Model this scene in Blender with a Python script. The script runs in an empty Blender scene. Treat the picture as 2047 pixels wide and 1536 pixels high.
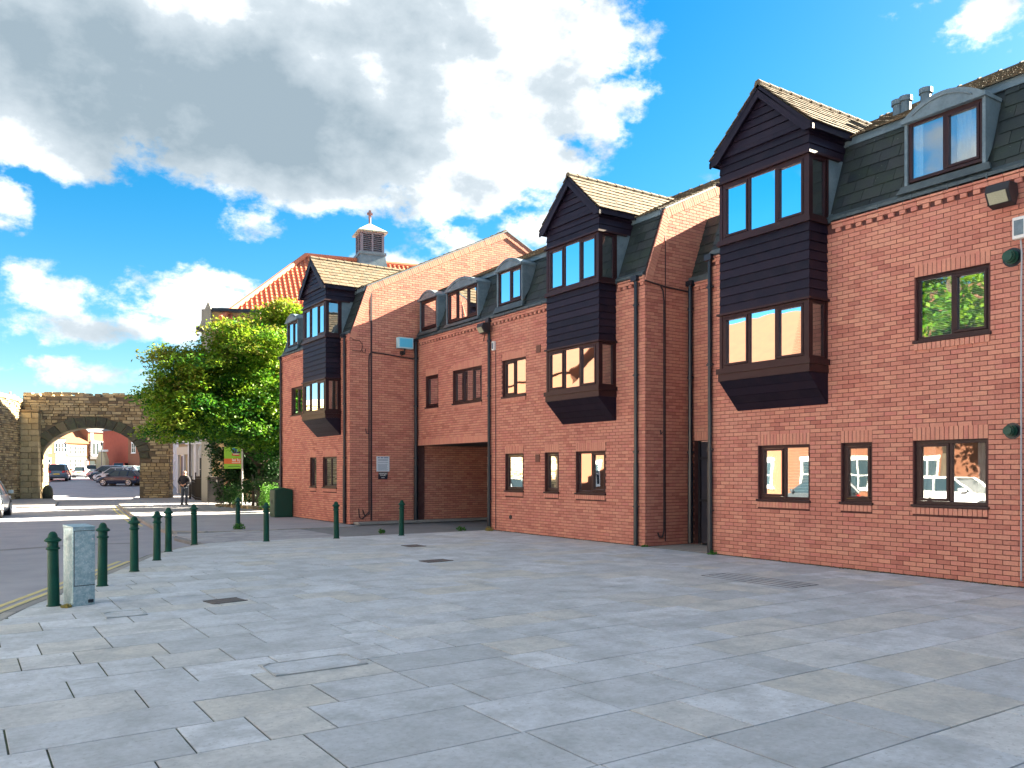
import bpy, math, random
import numpy as np
from mathutils import Vector, Matrix
R = math.radians
random.seed(7); rng = np.random.default_rng(7)
D = bpy.data; scn = bpy.context.scene; COL = scn.collection
# ---------------------------------------------------------------- camera
# world frame: +Y runs along the brick terrace (away to the left), +X points from the camera to it
S_, C_, F_ = .5548, .8321, 1670.
cam = D.objects.new('camera', D.cameras.new('camera')); COL.objects.link(cam)
cam.location = (0, 0, 1.7)
cam.rotation_euler = (R(90), 0, -math.atan2(S_, C_))
cam.data.sensor_width = 36; cam.data.lens = F_/2047*36; cam.data.shift_y = 175/2047
cam.data.clip_start = .05; cam.data.clip_end = 3000
scn.camera = cam
def W(px, Z):            # point at image column px (photo pixels) and depth Z metres
    a = (px-1023.5)/F_; x = a*Z
    return Vector((x*C_+Z*S_, -x*S_+Z*C_, 0))
# ---------------------------------------------------------------- light
SUN = Vector((6, -1, 3.2)).normalized()
sun = D.objects.new('sun', D.lights.new('sun', 'SUN')); COL.objects.link(sun)
sun.data.energy = 5.0; sun.data.angle = R(.5); sun.data.color = (1, .87, .66)
sun.rotation_euler = SUN.to_track_quat('Z', 'Y').to_euler()
scn.render.engine = 'CYCLES'
scn.cycles.max_bounces = 6; scn.cycles.transparent_max_bounces = 12
vs = scn.view_settings; vs.view_transform = 'Standard'; vs.look = 'None'; vs.gamma = 1; vs.use_curve_mapping = False
vs.exposure = 3.5
world = D.worlds.new('World'); scn.world = world; world.use_nodes = True
SKY_STRENGTH = .07; CLOUD = 1.66
def build_world():
    nt = world.node_tree; nt.nodes.clear(); N = nt.nodes; L = nt.links
    def nd(t, **k):
        n = N.new(t)
        for a, b in k.items(): setattr(n, a, b)
        return n
    def m(op, a, b=None, c=None, clamp=False):
        n = nd('ShaderNodeMath', operation=op, use_clamp=clamp)
        for i, v in enumerate((a, b, c)):
            if v is None: continue
            if isinstance(v, (int, float)): n.inputs[i].default_value = v
            else: L.new(v, n.inputs[i])
        return n.outputs[0]
    def vm(op, a, b=None, out=0):
        n = nd('ShaderNodeVectorMath', operation=op)
        for i, v in enumerate((a, b)):
            if v is None: continue
            if isinstance(v, tuple): n.inputs[i].default_value = v
            else: L.new(v, n.inputs[i])
        return n.outputs[out]
    out = nd('ShaderNodeOutputWorld'); bg = nd('ShaderNodeBackground'); L.new(bg.outputs[0], out.inputs[0])
    bg.inputs[1].default_value = SKY_STRENGTH
    sky = nd('ShaderNodeTexSky', sky_type='NISHITA', sun_disc=False)
    sky.sun_elevation = math.asin(SUN.z); sky.sun_rotation = math.atan2(SUN.x, SUN.y)
    sky.altitude = 50; sky.dust_density = .6; sky.ozone_density = 2.5
    hs = nd('ShaderNodeHueSaturation'); L.new(sky.outputs[0], hs.inputs['Color'])
    hs.inputs['Saturation'].default_value = 1.5; hs.inputs['Hue'].default_value = .490; hs.inputs['Value'].default_value = .31
    tc = nd('ShaderNodeTexCoord'); d = tc.outputs['Generated']
    dr = vm('DOT_PRODUCT', d, (C_, -S_, 0), out=1); df = vm('DOT_PRODUCT', d, (S_, C_, 0), out=1)
    sep = nd('ShaderNodeSeparateXYZ'); L.new(d, sep.inputs[0])
    az = m('ARCTAN2', dr, df); el = m('ARCSINE', sep.outputs[2])
    cb = nd('ShaderNodeCombineXYZ'); L.new(az, cb.inputs[0]); L.new(el, cb.inputs[1]); ae = cb.outputs[0]
    # fluffy warp
    wv = vm('MULTIPLY', d, (1, 1, 1.5))
    def noise(vec, scale, det=8, rough=.58, off=None):
        n = nd('ShaderNodeTexNoise'); n.inputs['Scale'].default_value = scale; n.inputs['Detail'].default_value = det
        n.inputs['Roughness'].default_value = rough
        L.new(vm('ADD', vec, off) if off else vec, n.inputs['Vector']); return n
    n1 = noise(wv, 4.2, 10, .60); n2 = noise(wv, 15, 9, .62); n3 = noise(wv, 7, 9, .58, (.028, -.018, .045)); n3b = noise(wv, 7, 9, .58)
    blobs = [(250,40,560,250),(640,100,520,250),(960,120,250,200),(1130,170,150,150),(620,300,420,110),(960,320,300,100),
             (640,385,170,55),(90,290,180,70),(1200,230,110,110),(60,100,400,200),(520,440,70,40),(850,390,120,50),
             (110,602,170,56),(385,600,165,60),(250,660,390,46),(150,745,310,32),(520,640,120,30),
             (90,645,220,45),(760,535,130,42),(960,490,120,36),(1060,450,80,40),(20,395,60,45),(1990,20,100,36),(1840,8,60,16),(1440,345,34,14)]
    dmin = None
    for cx, cy, rx, ry in blobs:
        u = (cx-1023.5)/F_; v = (943-cy)/F_; A = math.atan(u); E = math.atan(v*math.cos(A))
        k = math.cos(A)
        q = vm('MULTIPLY', vm('SUBTRACT', ae, (A, E, 0)), (F_/rx/k/k, F_/ry/k, 0))
        ln = m('MULTIPLY', m('SUBTRACT', vm('LENGTH', q, None, 1), 1.0), min(rx, ry*1.6)/F_)
        dmin = ln if dmin is None else m('MINIMUM', dmin, ln)
    fld = m('MULTIPLY', dmin, -9.0)
    fld = m('ADD', fld, m('MULTIPLY', m('SUBTRACT', n1.outputs[0], .5), 1.5))
    fld = m('ADD', fld, m('MULTIPLY', m('SUBTRACT', n2.outputs[0], .5), 1.5))
    fld = m('ADD', fld, .03)
    # scattered clouds outside the frame, cover thickened overhead to add light below
    g = noise(wv, 2.1, 9, .55, (4.2, 1.3, .7))
    gen = m('ADD', m('MULTIPLY', m('SUBTRACT', g.outputs[0], .53), 7), m('MULTIPLY', m('SUBTRACT', el, .38), 2.4))
    side = m('SUBTRACT', m('MULTIPLY', m('ABSOLUTE', az), 4.0), 3.6)
    up = m('SUBTRACT', m('MULTIPLY', el, 4.0), 3.1)
    gate = m('MINIMUM', m('MAXIMUM', side, up), 0.0)
    fld = m('MAXIMUM', fld, m('ADD', gen, m('MULTIPLY', gate, 4)))
    mr = nd('ShaderNodeMapRange', interpolation_type='SMOOTHSTEP'); L.new(fld, mr.inputs[0]); mr.inputs[1].default_value = -.03; mr.inputs[2].default_value = .30
    # lit edges, grey deep inside; relief from a shifted copy of the noise (light from the upper right)
    rel = m('MULTIPLY', m('SUBTRACT', n3.outputs[0], n3b.outputs[0]), 3.6)
    cores = [(470,200,640,215),(120,90,460,200),(640,60,420,130),(930,85,130,75),(1000,250,60,25),(730,340,360,80),(230,668,380,46),(70,760,80,16),(330,742,90,12),(1010,455,50,14)]
    kmin = None
    for cx, cy, rx, ry in cores:
        u = (cx-1023.5)/F_; v = (943-cy)/F_; A = math.atan(u); E = math.atan(v*math.cos(A)); k = math.cos(A)
        q = vm('MULTIPLY', vm('SUBTRACT', ae, (A, E, 0)), (F_/rx/k/k, F_/ry/k, 0))
        ln = m('MULTIPLY', m('SUBTRACT', vm('LENGTH', q, None, 1), 1.0), min(rx, ry)/F_)
        kmin = ln if kmin is None else m('MINIMUM', kmin, ln)
    core = m('ADD', m('MULTIPLY', kmin, -11.0), m('MULTIPLY', m('SUBTRACT', n1.outputs[0], .5), 1.3))
    dens = m('ADD', m('MAXIMUM', m('MINIMUM', core, 1.0), m('MULTIPLY', gen, .30)), m('MULTIPLY', rel, .55))
    dens = m('ADD', m('MULTIPLY', dens, .95), .34)
    cr = nd('ShaderNodeValToRGB'); L.new(m('MULTIPLY', dens, .80, clamp=True), cr.inputs[0])
    e = cr.color_ramp.elements; e[0].position = .0; e[0].color = (1.3, 1.3, 1.3, 1); e[1].position = 1; e[1].color = (.30, .385, .45, 1)
    for p, c in ((.22, (1.12, 1.13, 1.14, 1)), (.48, (.56, .635, .69, 1))):
        x = e.new(p); x.color = c
    cc = nd('ShaderNodeMixRGB', blend_type='MULTIPLY'); cc.inputs[0].default_value = 1; L.new(cr.outputs[0], cc.inputs[1])
    cc.inputs[2].default_value = (CLOUD, CLOUD, CLOUD, 1)
    mix = nd('ShaderNodeMixRGB'); L.new(mr.outputs[0], mix.inputs[0]); L.new(hs.outputs[0], mix.inputs[1]); L.new(cc.outputs[0], mix.inputs[2])
    L.new(mix.outputs[0], bg.inputs[0])
build_world()
# ---------------------------------------------------------------- materials
MATS = {}
def mat(name, col, rough=.8, col2=None, nscale=3., namt=.35, tint=0., tcols=None, bump=.0, bscale=60., metal=0., spots=None, coat=0., spec=.5):
    """procedural: base colour mixed by noise and by the per-piece 'tint' attribute"""
    if name in MATS: return MATS[name]
    mt = D.materials.new(name); mt.use_nodes = True; MATS[name] = mt
    nt = mt.node_tree; N = nt.nodes; L = nt.links; b = N['Principled BSDF']
    b.inputs['Roughness'].default_value = rough; b.inputs['Specular IOR Level'].default_value = spec; b.inputs['Metallic'].default_value = metal
    if coat: b.inputs['Coat Weight'].default_value = coat; b.inputs['Coat Roughness'].default_value = .05
    geo = N.new('ShaderNodeNewGeometry')
    if tcols:
        at = N.new('ShaderNodeAttribute'); at.attribute_name = 'tint'
        cr = N.new('ShaderNodeValToRGB'); cr.color_ramp.interpolation = 'LINEAR'; L.new(at.outputs['Fac'], cr.inputs[0])
        e = cr.color_ramp.elements
        for i, c in enumerate(tcols):
            p = i/(len(tcols)-1)
            if i == 0: e[0].position = 0; e[0].color = (*c, 1)
            elif i == len(tcols)-1: e[-1].position = 1; e[-1].color = (*c, 1)
            else: x = e.new(p); x.color = (*c, 1)
        base = cr.outputs[0]
    else:
        rgb = N.new('ShaderNodeRGB'); rgb.outputs[0].default_value = (*col, 1); base = rgb.outputs[0]
    def nz(sc, det=6):
        n = N.new('ShaderNodeTexNoise'); n.inputs['Scale'].default_value = sc; n.inputs['Detail'].default_value = det
        n.inputs['Roughness'].default_value = .65; L.new(geo.outputs['Position'], n.inputs['Vector']); return n.outputs[0]
    def rng_(src, a, b_, lo=.0, hi=1.):
        r = N.new('ShaderNodeMapRange'); L.new(src, r.inputs[0]); r.inputs[1].default_value = a; r.inputs[2].default_value = b_
        r.inputs[3].default_value = lo; r.inputs[4].default_value = hi; return r.outputs[0]
    def mixc(f, a, c, mode='MIX'):
        x = N.new('ShaderNodeMixRGB'); x.blend_type = mode
        if isinstance(f, float): x.inputs[0].default_value = f
        else: L.new(f, x.inputs[0])
        L.new(a, x.inputs[1])
        if isinstance(c, tuple): x.inputs[2].default_value = (*c, 1)
        else: L.new(c, x.inputs[2])
        return x.outputs[0]
    if col2: base = mixc(rng_(nz(nscale), .42, .66, 0, namt), base, col2)
    f = nz(bscale, 3); v = rng_(f, .25, .75, .86, 1.12)
    hv = N.new('ShaderNodeHueSaturation'); L.new(base, hv.inputs['Color']); L.new(v, hv.inputs['Value']); base = hv.outputs[0]
    if spots:
        sc, thr, c, am = spots
        base = mixc(rng_(nz(sc, 2 if sc > 3 else 7), thr, thr+(.03 if sc > 3 else .12), 0, am), base, c)
    L.new(base, b.inputs['Base Color'])
    if bump:
        bp = N.new('ShaderNodeBump'); bp.inputs['Strength'].default_value = bump; bp.inputs['Distance'].default_value = .01
        L.new(f, bp.inputs['Height']); L.new(bp.outputs[0], b.inputs['Normal'])
    return mt
BRICK = mat('brick', (.5,.2,.1), .85, (.55,.27,.19), 1.7, .4, tcols=[(.42,.145,.105),(.52,.195,.14),(.56,.225,.155),(.61,.275,.185),(.53,.185,.145)], bump=.4, bscale=45, spots=(.7, .56, (.40,.13,.11), .35))
MORTAR = mat('mortar', (.085,.030,.028), .95, (.14,.07,.06), 5, .5, bump=.3)
SLATE = mat('slate', (.06,.07,.07), .55, (.035,.055,.035), 2.5, .45, spec=.3, tcols=[(.012,.018,.024),(.022,.031,.036),(.034,.040,.046),(.018,.027,.028)], bump=.5, bscale=25, spots=(22, .74, (.45,.47,.42), .8))
TILE = mat('roof_tile', (.3,.25,.17), .85, (.16,.075,.025), 5, .5, tcols=[(.055,.05,.033),(.095,.082,.055),(.12,.10,.068),(.075,.07,.048)], bump=.6, bscale=30, spots=(14, .64, (.028,.025,.018), .8))
PANTILE = mat('pantile', (.5,.15,.08), .7, (.30,.08,.05), 2, .5, tcols=[(.40,.10,.055),(.55,.17,.09),(.62,.24,.13)])
WOOD = mat('stained_board', (.045,.022,.03), .5, (.024,.014,.024), 4, .5, tcols=[(.005,.004,.012),(.010,.007,.018),(.018,.012,.024)], spec=.22, bump=.3, bscale=35)
FRAME = mat('window_frame', (.028,.010,.012), .4, (.04,.015,.016), 6, .4, spec=.3)
LEAD = mat('lead', (.10,.15,.185), .5, (.19,.25,.285), 3, .6, bump=.2, bscale=20)
LEADD = mat('dark_lead', (.04,.06,.07), .5, (.09,.12,.13), 3, .6, bump=.2)
PIPE = mat('pipe', (.008,.012,.02), .35, (.025,.03,.04), 3, .4)
CABLE = mat('cable', (.035,.02,.025), .6)
SLAB = mat('paving_slab', (.25,.26,.28), .8, (.33,.355,.37), 2.3, .75, tcols=[(.49,.525,.56),(.55,.585,.63),(.44,.47,.50),(.60,.635,.68),(.54,.53,.49),(.51,.55,.60)], bump=.35, bscale=18, spots=(24, .62, (.31,.33,.345), .55))
JOINT = mat('joint_mortar', (.05,.055,.045), .95, (.13,.17,.06), 1.5, .7)
ASPH = mat('asphalt', (.31,.315,.36), .9, (.22,.23,.27), .8, .6, bump=.6, bscale=90, spots=(12, .68, (.34,.34,.36), .5))
ASPHD = mat('dark_asphalt', (.20,.21,.225), .9, (.13,.14,.15), 1, .6, bump=.6, bscale=80)
PATH = mat('path_asphalt', (.33,.33,.36), .9, (.23,.24,.26), .8, .6, bump=.5, bscale=80)
KERB = mat('kerb', (.30,.29,.28), .85, (.2,.2,.2), 3, .5, bump=.4, tcols=[(.24,.24,.24),(.34,.33,.31)])
YEL = mat('yellow_paint', (.62,.52,.20), .7, (.35,.33,.22), 9, .6)
WHT = mat('white_paint', (.5,.5,.5), .7, (.22,.23,.24), 6, .8)
GREEN = mat('green_paint', (.0,.050,.033), .5, (.001,.030,.018), 5, .5, spec=.22, spots=(45, .68, (.04,.09,.07), .5), bump=.15, bscale=30)
GREENB = mat('green_box', (.001,.055,.034), .5, (.002,.04,.024), 4, .4)
GALV = mat('galvanised_steel', (.22,.34,.38), .42, (.42,.52,.55), 16, .8, metal=.35, bump=.1, spots=(40, .6, (.5,.6,.63), .5))
IRON = mat('black_iron', (.012,.013,.018), .45)
WHITE = mat('white', (.78,.78,.76), .5, (.6,.6,.58), 4, .3)
STONE = mat('rubble_stone', (.4,.3,.17), .95, (.11,.09,.07), 1.1, .4, tcols=[(.15,.11,.075),(.38,.28,.15),(.50,.385,.21),(.56,.45,.27),(.43,.33,.19),(.30,.24,.16)], bump=.9, bscale=12)
VOUSS = mat('voussoir_stone', (.1,.09,.07), .95, (.12,.14,.07), 2, .6, tcols=[(.04,.038,.034),(.10,.09,.07),(.19,.155,.10)], bump=.9, bscale=12)
SMORT = mat('stone_mortar', (.17,.13,.085), .95, (.08,.07,.05), 2, .7, bump=.6)
RUBBER = mat('rubber', (.015,.015,.017), .7); ALLOY = mat('alloy', (.6,.6,.62), .3, metal=.7)
CGLASS = mat('car_glass', (.02,.035,.045), .06); REDL = mat('tail_light', (.5,.02,.02), .2); HEADL = mat('head_lamp', (.7,.72,.74), .15)
PLATEY = mat('number_plate', (.75,.55,.05), .5); PLATEW = mat('white_plate', (.75,.75,.7), .5)
BLACKM = mat('black_plastic', (.015,.015,.02), .5)
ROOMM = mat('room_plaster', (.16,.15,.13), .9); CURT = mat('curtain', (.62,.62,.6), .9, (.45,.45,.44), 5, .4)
CURTO = mat('patterned_curtain', (.6,.5,.33), .9, (.4,.25,.15), 12, .6); BLIND = mat('blind', (.55,.56,.55), .7, tcols=[(.40,.42,.42),(.62,.62,.6)])
BARK = mat('bark', (.05,.035,.025), .95, (.09,.08,.05), 5, .5, bump=.7)
def leafmat(name, cols, trans=.4):
    mt = mat(name, cols[0], .55, tcols=cols); nt = mt.node_tree; b = nt.nodes['Principled BSDF']; o = nt.nodes['Material Output']
    t = nt.nodes.new('ShaderNodeBsdfTranslucent'); mx = nt.nodes.new('ShaderNodeMixShader'); mx.inputs[0].default_value = trans
    src = b.inputs['Base Color'].links[0].from_socket
    nt.links.new(src, t.inputs[0]); nt.links.new(b.outputs[0], mx.inputs[1]); nt.links.new(t.outputs[0], mx.inputs[2]); nt.links.new(mx.outputs[0], o.inputs[0])
    return mt
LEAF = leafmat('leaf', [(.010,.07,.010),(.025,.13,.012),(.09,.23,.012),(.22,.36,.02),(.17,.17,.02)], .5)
IVY = leafmat('ivy_leaf', [(.006,.035,.008),(.015,.07,.012),(.03,.11,.015)], .25)
HEDGE = leafmat('hedge_leaf', [(.02,.10,.015),(.05,.20,.02),(.12,.30,.03)], .35)
WEED = leafmat('weed_leaf', [(.03,.14,.02),(.07,.24,.03)], .35)
DRY = leafmat('dry_leaf', [(.25,.22,.06),(.38,.33,.1)], .3)
def glass():
    mt = D.materials.new('window_glass'); mt.use_nodes = True; nt = mt.node_tree; nt.nodes.clear(); N = nt.nodes; L = nt.links
    o = N.new('ShaderNodeOutputMaterial'); t = N.new('ShaderNodeBsdfTransparent'); t.inputs[0].default_value = (.75,.82,.8,1)
    g = N.new('ShaderNodeBsdfGlossy'); g.inputs['Roughness'].default_value = .015; g.inputs[0].default_value = (.93,.97,1,1)
    fr = N.new('ShaderNodeFresnel'); fr.inputs[0].default_value = 1.6
    m = N.new('ShaderNodeMapRange'); L.new(fr.outputs[0], m.inputs[0]); m.inputs[3].default_value = .36; m.inputs[4].default_value = 1.
    nz = N.new('ShaderNodeTexNoise'); nz.inputs['Scale'].default_value = 1.6; nz.inputs['Detail'].default_value = 1
    ge = N.new('ShaderNodeNewGeometry'); L.new(ge.outputs['Position'], nz.inputs['Vector'])
    bp = N.new('ShaderNodeBump'); bp.inputs['Strength'].default_value = .07; bp.inputs['Distance'].default_value = .02; L.new(nz.outputs[0], bp.inputs['Height']); L.new(bp.outputs[0], g.inputs['Normal'])
    x = N.new('ShaderNodeMixShader'); L.new(m.outputs[0], x.inputs[0]); L.new(t.outputs[0], x.inputs[1]); L.new(g.outputs[0], x.inputs[2]); L.new(x.outputs[0], o.inputs[0])
    return mt
GLASS = glass()
_paint = {}
def paint(name, c, rough=.3): return mat('paint_'+name, c, rough, coat=.6)
# ---------------------------------------------------------------- mesh helpers
OFF = {}
def off(o): return OFF.get(o.name, Vector((0,0,0))) if o else Vector((0,0,0))
class MB:
    def __init__(s): s.v = []; s.f = []; s.t = []
    def poly(s, pts, faces, tint=None):
        if tint is None: tint = random.random()
        n = len(s.v); s.v += [tuple(p) for p in pts]
        for f in faces: s.f.append(tuple(n+i for i in f)); s.t.append(tint)
    def hexa(s, p, tint=None):  # p: 4 bottom ccw, 4 top
        s.poly(p, [(3,2,1,0),(4,5,6,7),(0,1,5,4),(1,2,6,5),(2,3,7,6),(3,0,4,7)], tint)
    def box(s, x0, x1, y0, y1, z0, z1, tint=None):
        s.hexa([(x0,y0,z0),(x1,y0,z0),(x1,y1,z0),(x0,y1,z0),(x0,y0,z1),(x1,y0,z1),(x1,y1,z1),(x0,y1,z1)], tint)
    def fbox(s, fr, s0, s1, z0, z1, d0, d1, tint=None):  # box in a wall frame
        s.hexa([fr.P(s0,z0,d0),fr.P(s0,z0,d1),fr.P(s1,z0,d1),fr.P(s1,z0,d0),fr.P(s0,z1,d0),fr.P(s0,z1,d1),fr.P(s1,z1,d1),fr.P(s1,z1,d0)], tint)
    def prism(s, pts, vec, tint=None):  # planar polygon swept by vec
        n = len(pts); v = Vector(vec); q = [Vector(p) for p in pts]
        s.poly(q+[p+v for p in q], [tuple(range(n))[::-1], tuple(range(n, 2*n))]+[(i,(i+1)%n,n+(i+1)%n,n+i) for i in range(n)], tint)
    def tube(s, pts, r, n=8, caps=True, tint=.5):
        pts = [Vector(p) for p in pts]; rs = r if isinstance(r, (list, tuple)) else [r]*len(pts)
        ring = []
        for i, p in enumerate(pts):
            t = (pts[min(i+1, len(pts)-1)]-pts[max(i-1, 0)]).normalized()
            a = t.orthogonal().normalized() if i == 0 else (pa - t*pa.dot(t)).normalized()
            pa = a; b = t.cross(a)
            ring += [p+(a*math.cos(2*math.pi*k/n)+b*math.sin(2*math.pi*k/n))*rs[i] for k in range(n)]
        f = [(i*n+k, i*n+(k+1)%n, (i+1)*n+(k+1)%n, (i+1)*n+k) for i in range(len(pts)-1) for k in range(n)]
        if caps: f += [tuple(range(n))[::-1], tuple((len(pts)-1)*n+k for k in range(n))]
        s.poly(ring, f, tint)
    def lathe(s, c, prof, n=20, tint=.5):
        c = Vector(c); v = [c+Vector((r*math.cos(2*math.pi*k/n), r*math.sin(2*math.pi*k/n), z)) for r, z in prof for k in range(n)]
        f = [(i*n+k, i*n+(k+1)%n, (i+1)*n+(k+1)%n, (i+1)*n+k) for i in range(len(prof)-1) for k in range(n)]
        f += [tuple(range(n))[::-1], tuple((len(prof)-1)*n+k for k in range(n))]
        s.poly(v, f, tint)
    def mesh(s, name, m, o=Vector((0,0,0)), smooth=False):
        me = D.meshes.new(name)
        me.from_pydata([(v[0]-o.x, v[1]-o.y, v[2]-o.z) for v in s.v], [], s.f); me.materials.append(m)
        a = me.attributes.new('tint', 'FLOAT', 'FACE'); a.data.foreach_set('value', s.t)
        if smooth: me.polygons.foreach_set('use_smooth', [True]*len(me.polygons))
        me.update(); return me
    def build(s, name, m, parent=None, smooth=False, kind=None, label=None, bevel=0):
        if not s.f: return None
        o = off(parent); ob = D.objects.new(name, s.mesh(name, m, o, smooth)); COL.objects.link(ob)
        if parent: ob.parent = parent; OFF[ob.name] = o.copy()
        if kind: ob['kind'] = kind
        if label: ob['label'] = label
        if bevel:
            b = ob.modifiers.new('bevel', 'BEVEL'); b.width = bevel; b.segments = 2; b.limit_method = 'ANGLE'
        return ob
class Fr:
    def __init__(s, O, U, N): s.O = Vector(O); s.U = Vector(U).normalized(); s.N = Vector(N).normalized()
    def P(s, a, z=0, d=0): return s.O+s.U*a+s.N*d+Vector((0,0,z))
def front(X): return Fr((X,0,0), (0,1,0), (-1,0,0))
def side(Y): return Fr((0,Y,0), (1,0,0), (0,-1,0))
def thing(name, label, cat, loc=(0,0,0), rz=0, group=None, local=False):
    o = D.objects.new(name, None); COL.objects.link(o); o.empty_display_size = .2
    o.location = loc; o.rotation_euler = (0,0,rz); OFF[o.name] = Vector((0,0,0)) if local else Vector(loc)
    o['label'] = label; o['category'] = cat
    if group: o['group'] = group
    return o
def tag(o, label, cat, group=None, kind=None):
    o['label'] = label; o['category'] = cat
    if group: o['group'] = group
    if kind: o['kind'] = kind
    return o
def inst(name, me, parent, loc, scale=None, rot=None):
    ob = D.objects.new(name, me); COL.objects.link(ob); ob.parent = parent; ob.location = Vector(loc)-off(parent)
    if scale: ob.scale = scale
    if rot: ob.rotation_euler = rot
    return ob
def copy_tree(o, parent=None):
    c = o.copy(); COL.objects.link(c); c.parent = parent
    for ch in [x for x in o.children]: copy_tree(ch, c)
    return c
def text(name, body, size, m, parent, fr, a, z, d, align='CENTER', flip=False, bold=0):
    cu = D.curves.new(name, 'FONT'); cu.body = body; cu.size = size; cu.align_x = align; cu.extrude = .002; cu.offset = bold
    t = D.objects.new(name, cu); COL.objects.link(t)
    bpy.context.view_layer.update()
    me = D.meshes.new_from_object(t.evaluated_get(bpy.context.evaluated_depsgraph_get())); D.objects.remove(t)
    U = -fr.U if flip else fr.U
    for v in me.vertices: v.co = fr.P(a, z, d)+U*v.co.x+Vector((0,0,1))*v.co.y+fr.N*v.co.z-off(parent)
    me.materials.clear(); me.materials.append(m)
    ob = D.objects.new(name, me); COL.objects.link(ob); ob.parent = parent; return ob
def in_view(p, marg=0):
    zc = p[0]*S_+p[1]*C_; xc = p[0]*C_-p[1]*S_
    if zc < .5: return False
    x = 1023.5+F_*xc/zc; y = 943-F_*(p[2]-1.7)/zc
    return -marg < x < 2047+marg and -marg < y < 1536+marg
def dist(p): return math.sqrt(p[0]**2+p[1]**2)
# ---------------------------------------------------------------- bricks
class Bricks:
    """collects every brick of one building; the 300 that show largest become parts, the rest one part"""
    def __init__(s): s.full = []; s.mb = MB()
    def course_wall(s, fr, tag_, s0, s1, z0, z1, opens=(), rngf=None, keep=None):
        n = int(round((z1-z0)/.075))
        for i in range(n):
            za = z0+i*.075+.012; zb = za+.063; zm = (za+zb)/2
            a, b = (s0, s1) if rngf is None else rngf(zb)
            if b-a < .05: continue
            segs = [(a, b)]
            for (p0, p1, q0, q1) in opens:
                if q0 < zm < q1:
                    ns = []
                    for (u, v) in segs:
                        if p1 <= u or p0 >= v: ns.append((u, v)); continue
                        if p0 > u: ns.append((u, p0))
                        if p1 < v: ns.append((p1, v))
                    segs = ns
            sh = .1125*(i % 2)
            for (u, v) in segs:
                k = math.floor((u-sh)/.225)
                while k*.225+sh < v:
                    c0 = max(k*.225+sh+.005, u+.002); c1 = min(k*.225+sh+.22, v-.002); k += 1
                    if c1-c0 < .03: continue
                    if keep and not keep((c0+c1)/2, zm): continue
                    t = random.random(); dd = .006+random.random()*.004
                    if c1-c0 > .213: s.full.append((fr, tag_, (c0+c1)/2, zm, dd, t))
                    else: s.mb.fbox(fr, c0, c1, za, zb, -.01, dd, t)
    def soldiers(s, fr, s0, s1, z0, h=.215, d=.008):
        n = max(1, int(round((s1-s0)/.075))); w = (s1-s0)/n
        for k in range(n): s.mb.fbox(fr, s0+k*w+.005, s0+(k+1)*w-.005, z0+.004, z0+h-.004, -.01, d+random.random()*.004, .55+.4*random.random())
    def finish(s, root, maxn=300):
        sc = []
        for i, (fr, tg, a, z, dd, t) in enumerate(s.full):
            p = fr.P(a, z, 0); sc.append((dist(p) if in_view(p) else 1e9, i))
        sc.sort(); pick = set(i for dd, i in sc[:maxn] if dd < 1e8)
        me = {}
        for i, (fr, tg, a, z, dd, t) in enumerate(s.full):
            if i in pick:
                k = (tg, int(t*11.99))
                if k not in me:
                    b = MB(); f0 = Fr((0,0,0), fr.U, fr.N); b.fbox(f0, -.1075, .1075, -.0325, .0325, -.01, .008, (k[1]+.5)/12); me[k] = b.mesh('brick', BRICK)
                inst('brick', me[k], root, fr.P(a, z, dd-.008))
            else: s.mb.fbox(fr, a-.1075, a+.1075, z-.0325, z+.0325, -.01, dd, t)
        s.mb.build('brickwork', BRICK, root, kind='stuff')
def backing(mb, fr, s0, s1, z0, z1, opens, th=.25):
    cs = sorted(set([s0, s1]+[min(max(v, s0), s1) for o in opens for v in o[:2]])); zs = sorted(set([z0, z1]+[min(max(v, z0), z1) for o in opens for v in o[2:]]))
    for a, b in zip(cs, cs[1:]):
        for c, d in zip(zs, zs[1:]):
            if any(o[0] < (a+b)/2 < o[1] and o[2] < (c+d)/2 < o[3] for o in opens): continue
            mb.fbox(fr, a, b, c, d, -th, 0, .5)
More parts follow.
